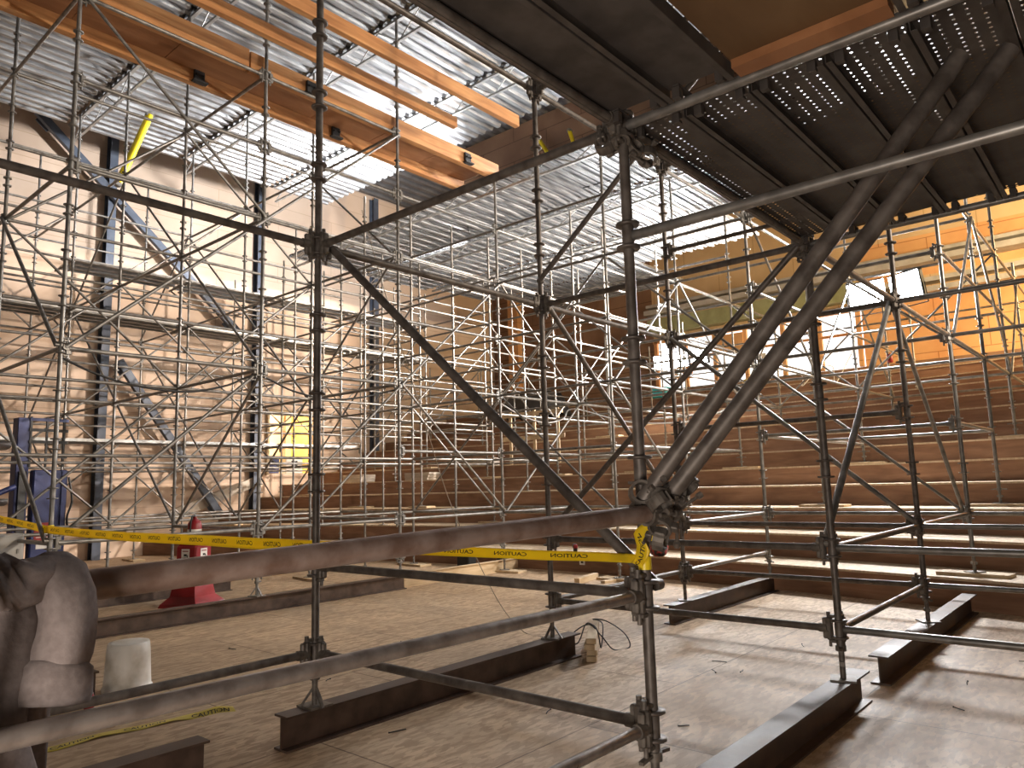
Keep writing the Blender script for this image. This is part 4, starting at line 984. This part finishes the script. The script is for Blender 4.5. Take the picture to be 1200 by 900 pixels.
# ------------------------------------------------------------------ work lamps and added fills
def flood(loc, aim, lab, power, size=(.5, .4), warm=(1, .95, .88), face='ledlamp', stand=None):
    d = (V(aim) - V(loc)).normalized(); q = d.to_track_quat('-Z', 'Y')
    o = thing('flood_lamp', lab, 'lamp', loc); o.rotation_euler = q.to_euler(); o['group'] = 'work lamps'
    mb = MB(); mb.box((0, 0, .06), (size[0] + .06, size[1] + .06, .10), 'rubber', None, .015)
    for k in range(5): mb.box((size[0] * (k / 5 - .4), 0, .125), (.02, size[1] * .9, .04), 'rubber')
    link('housing', mb.mesh('housing'), o)
    link('lamp_face', MB().box((0, 0, .004), (size[0], size[1], .012), face).mesh('lamp_face'), o)
    mb = MB(); mb.path([(-size[0] / 2 - .05, 0, .06), (-size[0] / 2 - .05, -size[1] / 2 - .12, .06), (size[0] / 2 + .05, -size[1] / 2 - .12, .06), (size[0] / 2 + .05, 0, .06)], .012, 'rubber', 6); link('bracket', mb.mesh('bracket'), o)
    la = bpy.data.lights.new('flood_light', 'AREA'); la.shape = 'RECTANGLE'; la.size = size[0]; la.size_y = size[1]; la.energy = power; la.color = warm
    lo = bpy.data.objects.new('flood_light', la); COL.objects.link(lo); lo.parent = o; lo.location = (0, 0, -.02)
    return o
flood((12.2, 2.15, 4.98), (-2.2, 2.5, 1.5), 'left of two glaring white flood lamps high over the seating steps at right', 320, (.62, .5), (.97, .98, 1))
flood((12.2, 1.45, 5.02), (-3, 9, 2.2), 'right of two glaring white flood lamps high over the seating steps at right', 320, (.62, .5), (.97, .98, 1))
flood((16.0, 8.75, 4.92), (2, 4, 2), 'left of three white flood lamps below the bright sheeting', 160, (.42, .4), (.95, .98, 1))
flood((16.0, 8.15, 4.95), (0, 6, 2), 'middle of three white flood lamps below the bright sheeting', 160, (.42, .4), (.95, .98, 1))
flood((16.0, 7.55, 4.98), (0, 9, 3), 'right of three white flood lamps below the bright sheeting', 160, (.42, .4), (.95, .98, 1))
# lamps on top of the lower deck that wash the upper deck (bodies stand on the planks)
flood((9.2, 6.2, 7.85), (4.2, 5.6, 9.6), 'lamp on the lower deck washing the bright corrugated deck, left one', 115, (.5, .4), (.97, .98, 1))
flood((9.2, 2.4, 7.85), (4.4, 2.2, 9.6), 'lamp on the lower deck washing the bright corrugated deck, right one', 115, (.5, .4), (.97, .98, 1))
flood((9.2, 9.9, 7.85), (2.0, 18.5, 8.6), 'added unseen lamp on the lower deck brightening the top of the cream wall', 1300, (.5, .4), (.97, .98, 1))  # lamp and body added to brighten the upper part of the wall
def area(name, loc, aim, power, size, col, cone=0):
    if cone:
        la = bpy.data.lights.new(name, 'SPOT'); la.spot_size = math.radians(cone); la.spot_blend = .5; la.shadow_soft_size = .12; la.energy = power; la.color = col
        o = bpy.data.objects.new(name, la); COL.objects.link(o); o.location = loc; o.rotation_euler = (V(aim) - V(loc)).to_track_quat('-Z', 'Y').to_euler(); return o
    la = bpy.data.lights.new(name, 'AREA'); la.shape = 'RECTANGLE'; la.size, la.size_y = size; la.energy = power; la.color = col
    o = bpy.data.objects.new(name, la); COL.objects.link(o); o.location = loc; o.rotation_euler = (V(aim) - V(loc)).to_track_quat('-Z', 'Y').to_euler(); return o
area('far_bay_fill', (6.5, -6.5, 6.0), (4.5, 18.5, 7.0), 3500, (1.2, 1.2), (1, .86, .70), 75)       # unseen fill added for the far bays, out of frame on the right
area('foreground_fill', (-4.7, -1.5, .7), (-1.8, .5, 1.3), 120, (1.6, .8), (1, .88, .78))  # unseen fill added behind the camera to brighten the near rails
area('wall_lamp', (15.6, 3.6, 6.7), (3.6, 18.5, 6.0), 13500, (.5, .5), (1, .86, .74), 62)     # work lamp raking the cream wall from the right           
area('back_lamp', (15.5, -5.0, 6.5), (19.6, 2.5, 7.0), 1300, (.8, .8), (1, .72, .38))      # warm lamp washing the boarded back wall
area('deck_lamp', (10.8, 7.0, 5.6), (9.5, 6.0, 7.5), 50, (.6, .6), (.97, .98, 1))
pl = bpy.data.lights.new('room_bulb', 'POINT'); pl.energy = 260; pl.color = (1, .86, .60); pl.shadow_soft_size = .15
po = bpy.data.objects.new('room_bulb', pl); COL.objects.link(po); po.location = (10.05, WALL + 1.9, 4.2)

wd = bpy.data.worlds.new('World'); SC.world = wd; wd.use_nodes = True
wd.node_tree.nodes['Background'].inputs[0].default_value = (1., .88, .76, 1); wd.node_tree.nodes['Background'].inputs[1].default_value = .045

# ------------------------------------------------------------------ camera
cam = bpy.data.cameras.new('Camera'); co = bpy.data.objects.new('Camera', cam); COL.objects.link(co)
yaw, pit, rol = math.radians(40.6816), math.radians(7.7889), math.radians(-1.6222)
F = V((math.cos(yaw) * math.cos(pit), math.sin(yaw) * math.cos(pit), math.sin(pit)))
Rr = F.cross(V((0, 0, 1))).normalized(); U = Rr.cross(F)
R2 = Rr * math.cos(rol) + U * math.sin(rol); U2 = -Rr * math.sin(rol) + U * math.cos(rol)
mw = Matrix((( R2.x, U2.x, -F.x), (R2.y, U2.y, -F.y), (R2.z, U2.z, -F.z))).to_4x4(); mw.translation = V((-2.8449, -1.7155, 1.5476))
co.matrix_world = mw
cam.sensor_width = 36; cam.lens = 864.73 / 1200 * 36; cam.clip_start = .02; cam.clip_end = 200
SC.camera = co
SC.view_settings.view_transform = 'Standard'; SC.view_settings.look = 'None'; SC.view_settings.gamma = 1; SC.view_settings.exposure = .2; SC.view_settings.use_curve_mapping = False
